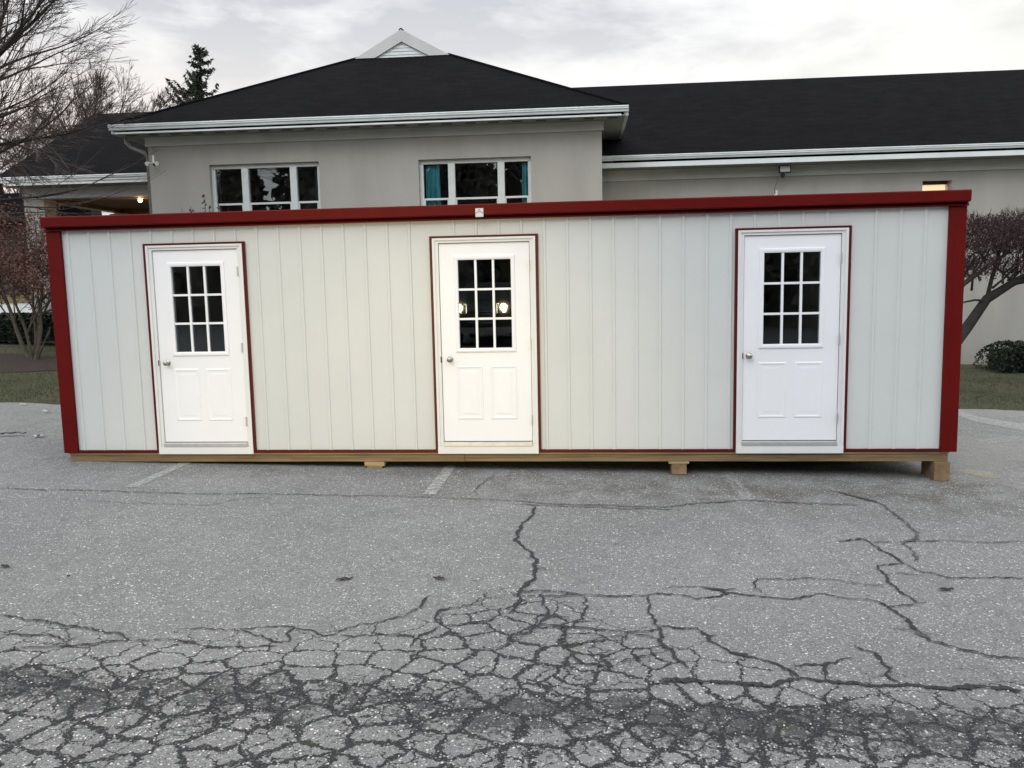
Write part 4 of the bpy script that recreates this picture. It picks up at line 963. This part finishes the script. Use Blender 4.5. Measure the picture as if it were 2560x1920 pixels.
leafthing(1100, 1449, .10, .035, 'oak', 'fallen_leaf', 'narrow dark dead leaf on the asphalt just left of the long crack', 'leaf', 'dead leaves on the asphalt', 3)
leafthing(172, 1445, .03, .018, 'oak', 'fallen_leaf', 'tiny dark leaf scrap on the asphalt at left', 'leaf', 'dead leaves on the asphalt', 4)
leafthing(2365, 1477, .10, .04, 'oak', 'fallen_leaf', 'curled dark leaf on the asphalt right of the branching crack', 'leaf', 'dead leaves on the asphalt', 5)
leafthing(28, 1091, .36, .08, 'litter_b', 'rubber_scrap', 'black crumpled rubber scrap on the asphalt left of the cabin', 'litter', None, 6, .05)
leafthing(98, 1094, .15, .09, 'litter_w', 'paper_scrap', 'crumpled white paper scrap on asphalt beside the cabin corner', 'litter', 'pale scraps by the cabin', 7, .04)
leafthing(118, 1032, .17, .05, 'litter_w', 'paper_scrap', 'thin pale strip lying near the lawn edge left of the cabin', 'litter', 'pale scraps by the cabin', 8, .04)
leafthing(60, 1014, .14, .05, 'litter_w', 'paper_scrap', 'pale scrap lying at the lawn edge near the far left', 'litter', 'pale scraps by the cabin', 9, .03)
# scattered loose pale chips: part of the ground's grit
rg = random.Random(40); mb = MB()
for _ in range(900):
    px, py = rg.uniform(-60, 2620), 1170+750*rg.random()**.7; p = on_lot(px, py)
    if p.y > -.1: continue
    r = rg.uniform(.0015, .0055)*(1.25 if py > 1500 else .8); a = rg.uniform(0, 6.28); vs = []
    for k in range(5): t = a+k*1.2566; q = r*rg.uniform(.6, 1.1); vs.append(p+Vector((math.cos(t)*q, math.sin(t)*q, .006)))
    vs.append(p+Vector((0, 0, .006+r*.8))); mb.add(vs, [(k, (k+1) % 5, 5) for k in range(5)])
tag(mb.build('loose_stone_chips', 'litter_w', fixn=False), 'tiny pale stone chips strewn over the asphalt', 'stone chips', kind='stuff')

# ------------------------------------------------------------------ sky and light
w = bpy.data.worlds.new("World"); sc.world = w; w.use_nodes = True; nt = w.node_tree; L = nt.links.new
bg = nt.nodes['Background']; out = nt.nodes['World Output']
SE, SA = rad(38), rad(200)
sky = nd(nt, 'ShaderNodeTexSky', sky_type='NISHITA', sun_disc=False); sky.sun_elevation = SE; sky.sun_rotation = SA; sky.air_density = 1; sky.dust_density = 3
bg.inputs['Strength'].default_value = .07; L(sky.outputs[0], bg.inputs['Color'])
tc = nd(nt, 'ShaderNodeTexCoord'); G_ = tc.outputs['Generated']
sep = nd(nt, 'ShaderNodeSeparateXYZ'); L(G_, sep.inputs[0])
def mr(v, a, b_, c=0, d=1, sm=True):
    n = nd(nt, 'ShaderNodeMapRange'); n.inputs['From Min'].default_value = a; n.inputs['From Max'].default_value = b_; n.inputs['To Min'].default_value = c; n.inputs['To Max'].default_value = d
    if sm: n.interpolation_type = 'SMOOTHSTEP'
    L(v, n.inputs['Value']); return n.outputs[0]
def mm(op, a, b_, cl=False):
    n = nd(nt, 'ShaderNodeMath', operation=op, use_clamp=cl)
    for i, v in enumerate((a, b_)):
        if isinstance(v, (int, float)): n.inputs[i].default_value = v
        else: L(v, n.inputs[i])
    return n.outputs[0]
def cmix(f, a, b_, bt='MIX'):
    n = nd(nt, 'ShaderNodeMix', data_type='RGBA', blend_type=bt)
    for k, v in (('Factor', f), ('A', a), ('B', b_)):
        if isinstance(v, tuple): n.inputs[k].default_value = (*v, 1)
        elif isinstance(v, (int, float)): n.inputs[k].default_value = v
        else: L(v, n.inputs[k])
    return n.outputs['Result']
mp = nd(nt, 'ShaderNodeMapping'); mp.inputs['Scale'].default_value = (1, 1, 2.6); mp.inputs['Location'].default_value = (.31, .2, .1); L(G_, mp.inputs['Vector'])
n1 = nd(nt, 'ShaderNodeTexNoise', i_Scale=4.2, i_Detail=5, i_Roughness=.55, i_Distortion=.25); L(mp.outputs[0], n1.inputs['Vector'])
n2 = nd(nt, 'ShaderNodeTexNoise', i_Scale=11, i_Detail=4, i_Roughness=.6); L(mp.outputs[0], n2.inputs['Vector'])
elev = mr(sep.outputs['Z'], .15, .40)
cl = mm('ADD', mr(n1.outputs['Fac'], .36, .66, -.42, .85), mm('MULTIPLY', elev, .66))
cl = mm('MULTIPLY', cl, mr(n2.outputs['Fac'], .3, .7, .75, 1.15), True)
c = cmix(cl, (1.09, 1.09, 1.08), (.67, .68, .715))
# warmer and brighter to the right, rosier low at the left
right = mr(sep.outputs['X'], .0, .55); left = mr(sep.outputs['X'], -.28, -.55)
c = cmix(mm('MULTIPLY', right, .5), c, (1.03, 1.02, .93))
low = mr(sep.outputs['Z'], .30, .10)
c = cmix(mm('MULTIPLY', mr(sep.outputs['Z'], .32, .16), .65), c, (1.06, 1.025, .95))
c = cmix(mm('MULTIPLY', mm('MULTIPLY', left, low), .8), c, (.98, .80, .76))
c = cmix(mm('MULTIPLY', mm('MULTIPLY', left, mr(sep.outputs['Z'], .20, .12)), mr(n1.outputs['Fac'], .4, .6)), c, (.50, .52, .60))
# the overcast dome is brighter overhead and on the side behind the photographer
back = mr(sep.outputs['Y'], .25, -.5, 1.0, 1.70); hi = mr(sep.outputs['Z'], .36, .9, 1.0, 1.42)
c = cmix(mr(sep.outputs['Y'], .3, -.3), c, cmix(1.0, c, (.94, .99, 1.06), 'MULTIPLY'))
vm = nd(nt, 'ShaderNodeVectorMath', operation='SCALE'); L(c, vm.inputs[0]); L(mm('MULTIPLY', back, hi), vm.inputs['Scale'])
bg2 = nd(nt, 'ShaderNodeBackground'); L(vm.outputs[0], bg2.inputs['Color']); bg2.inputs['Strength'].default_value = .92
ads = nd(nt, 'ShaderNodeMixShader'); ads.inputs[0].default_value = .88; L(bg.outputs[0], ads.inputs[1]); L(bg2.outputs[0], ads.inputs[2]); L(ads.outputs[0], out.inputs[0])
sd = bpy.data.lights.new('sun', 'SUN'); sd.energy = .55; sd.angle = rad(25); sd.color = (1, .97, .93); so = bpy.data.objects.new('sun', sd); COL.objects.link(so)
dirv = Vector((math.sin(SA)*math.cos(SE), math.cos(SA)*math.cos(SE), math.sin(SE))); so.rotation_euler = dirv.to_track_quat('Z', 'Y').to_euler(); so.location = (0, -20, 20)

vs = sc.view_settings; vs.view_transform = 'Standard'; vs.look = 'None'; vs.exposure = .22; vs.gamma = 1; vs.use_curve_mapping = False
sc.cycles.max_bounces = 6; sc.cycles.transparent_max_bounces = 12; sc.cycles.caustics_reflective = False; sc.cycles.caustics_refractive = False
sc.cycles.use_denoising = True
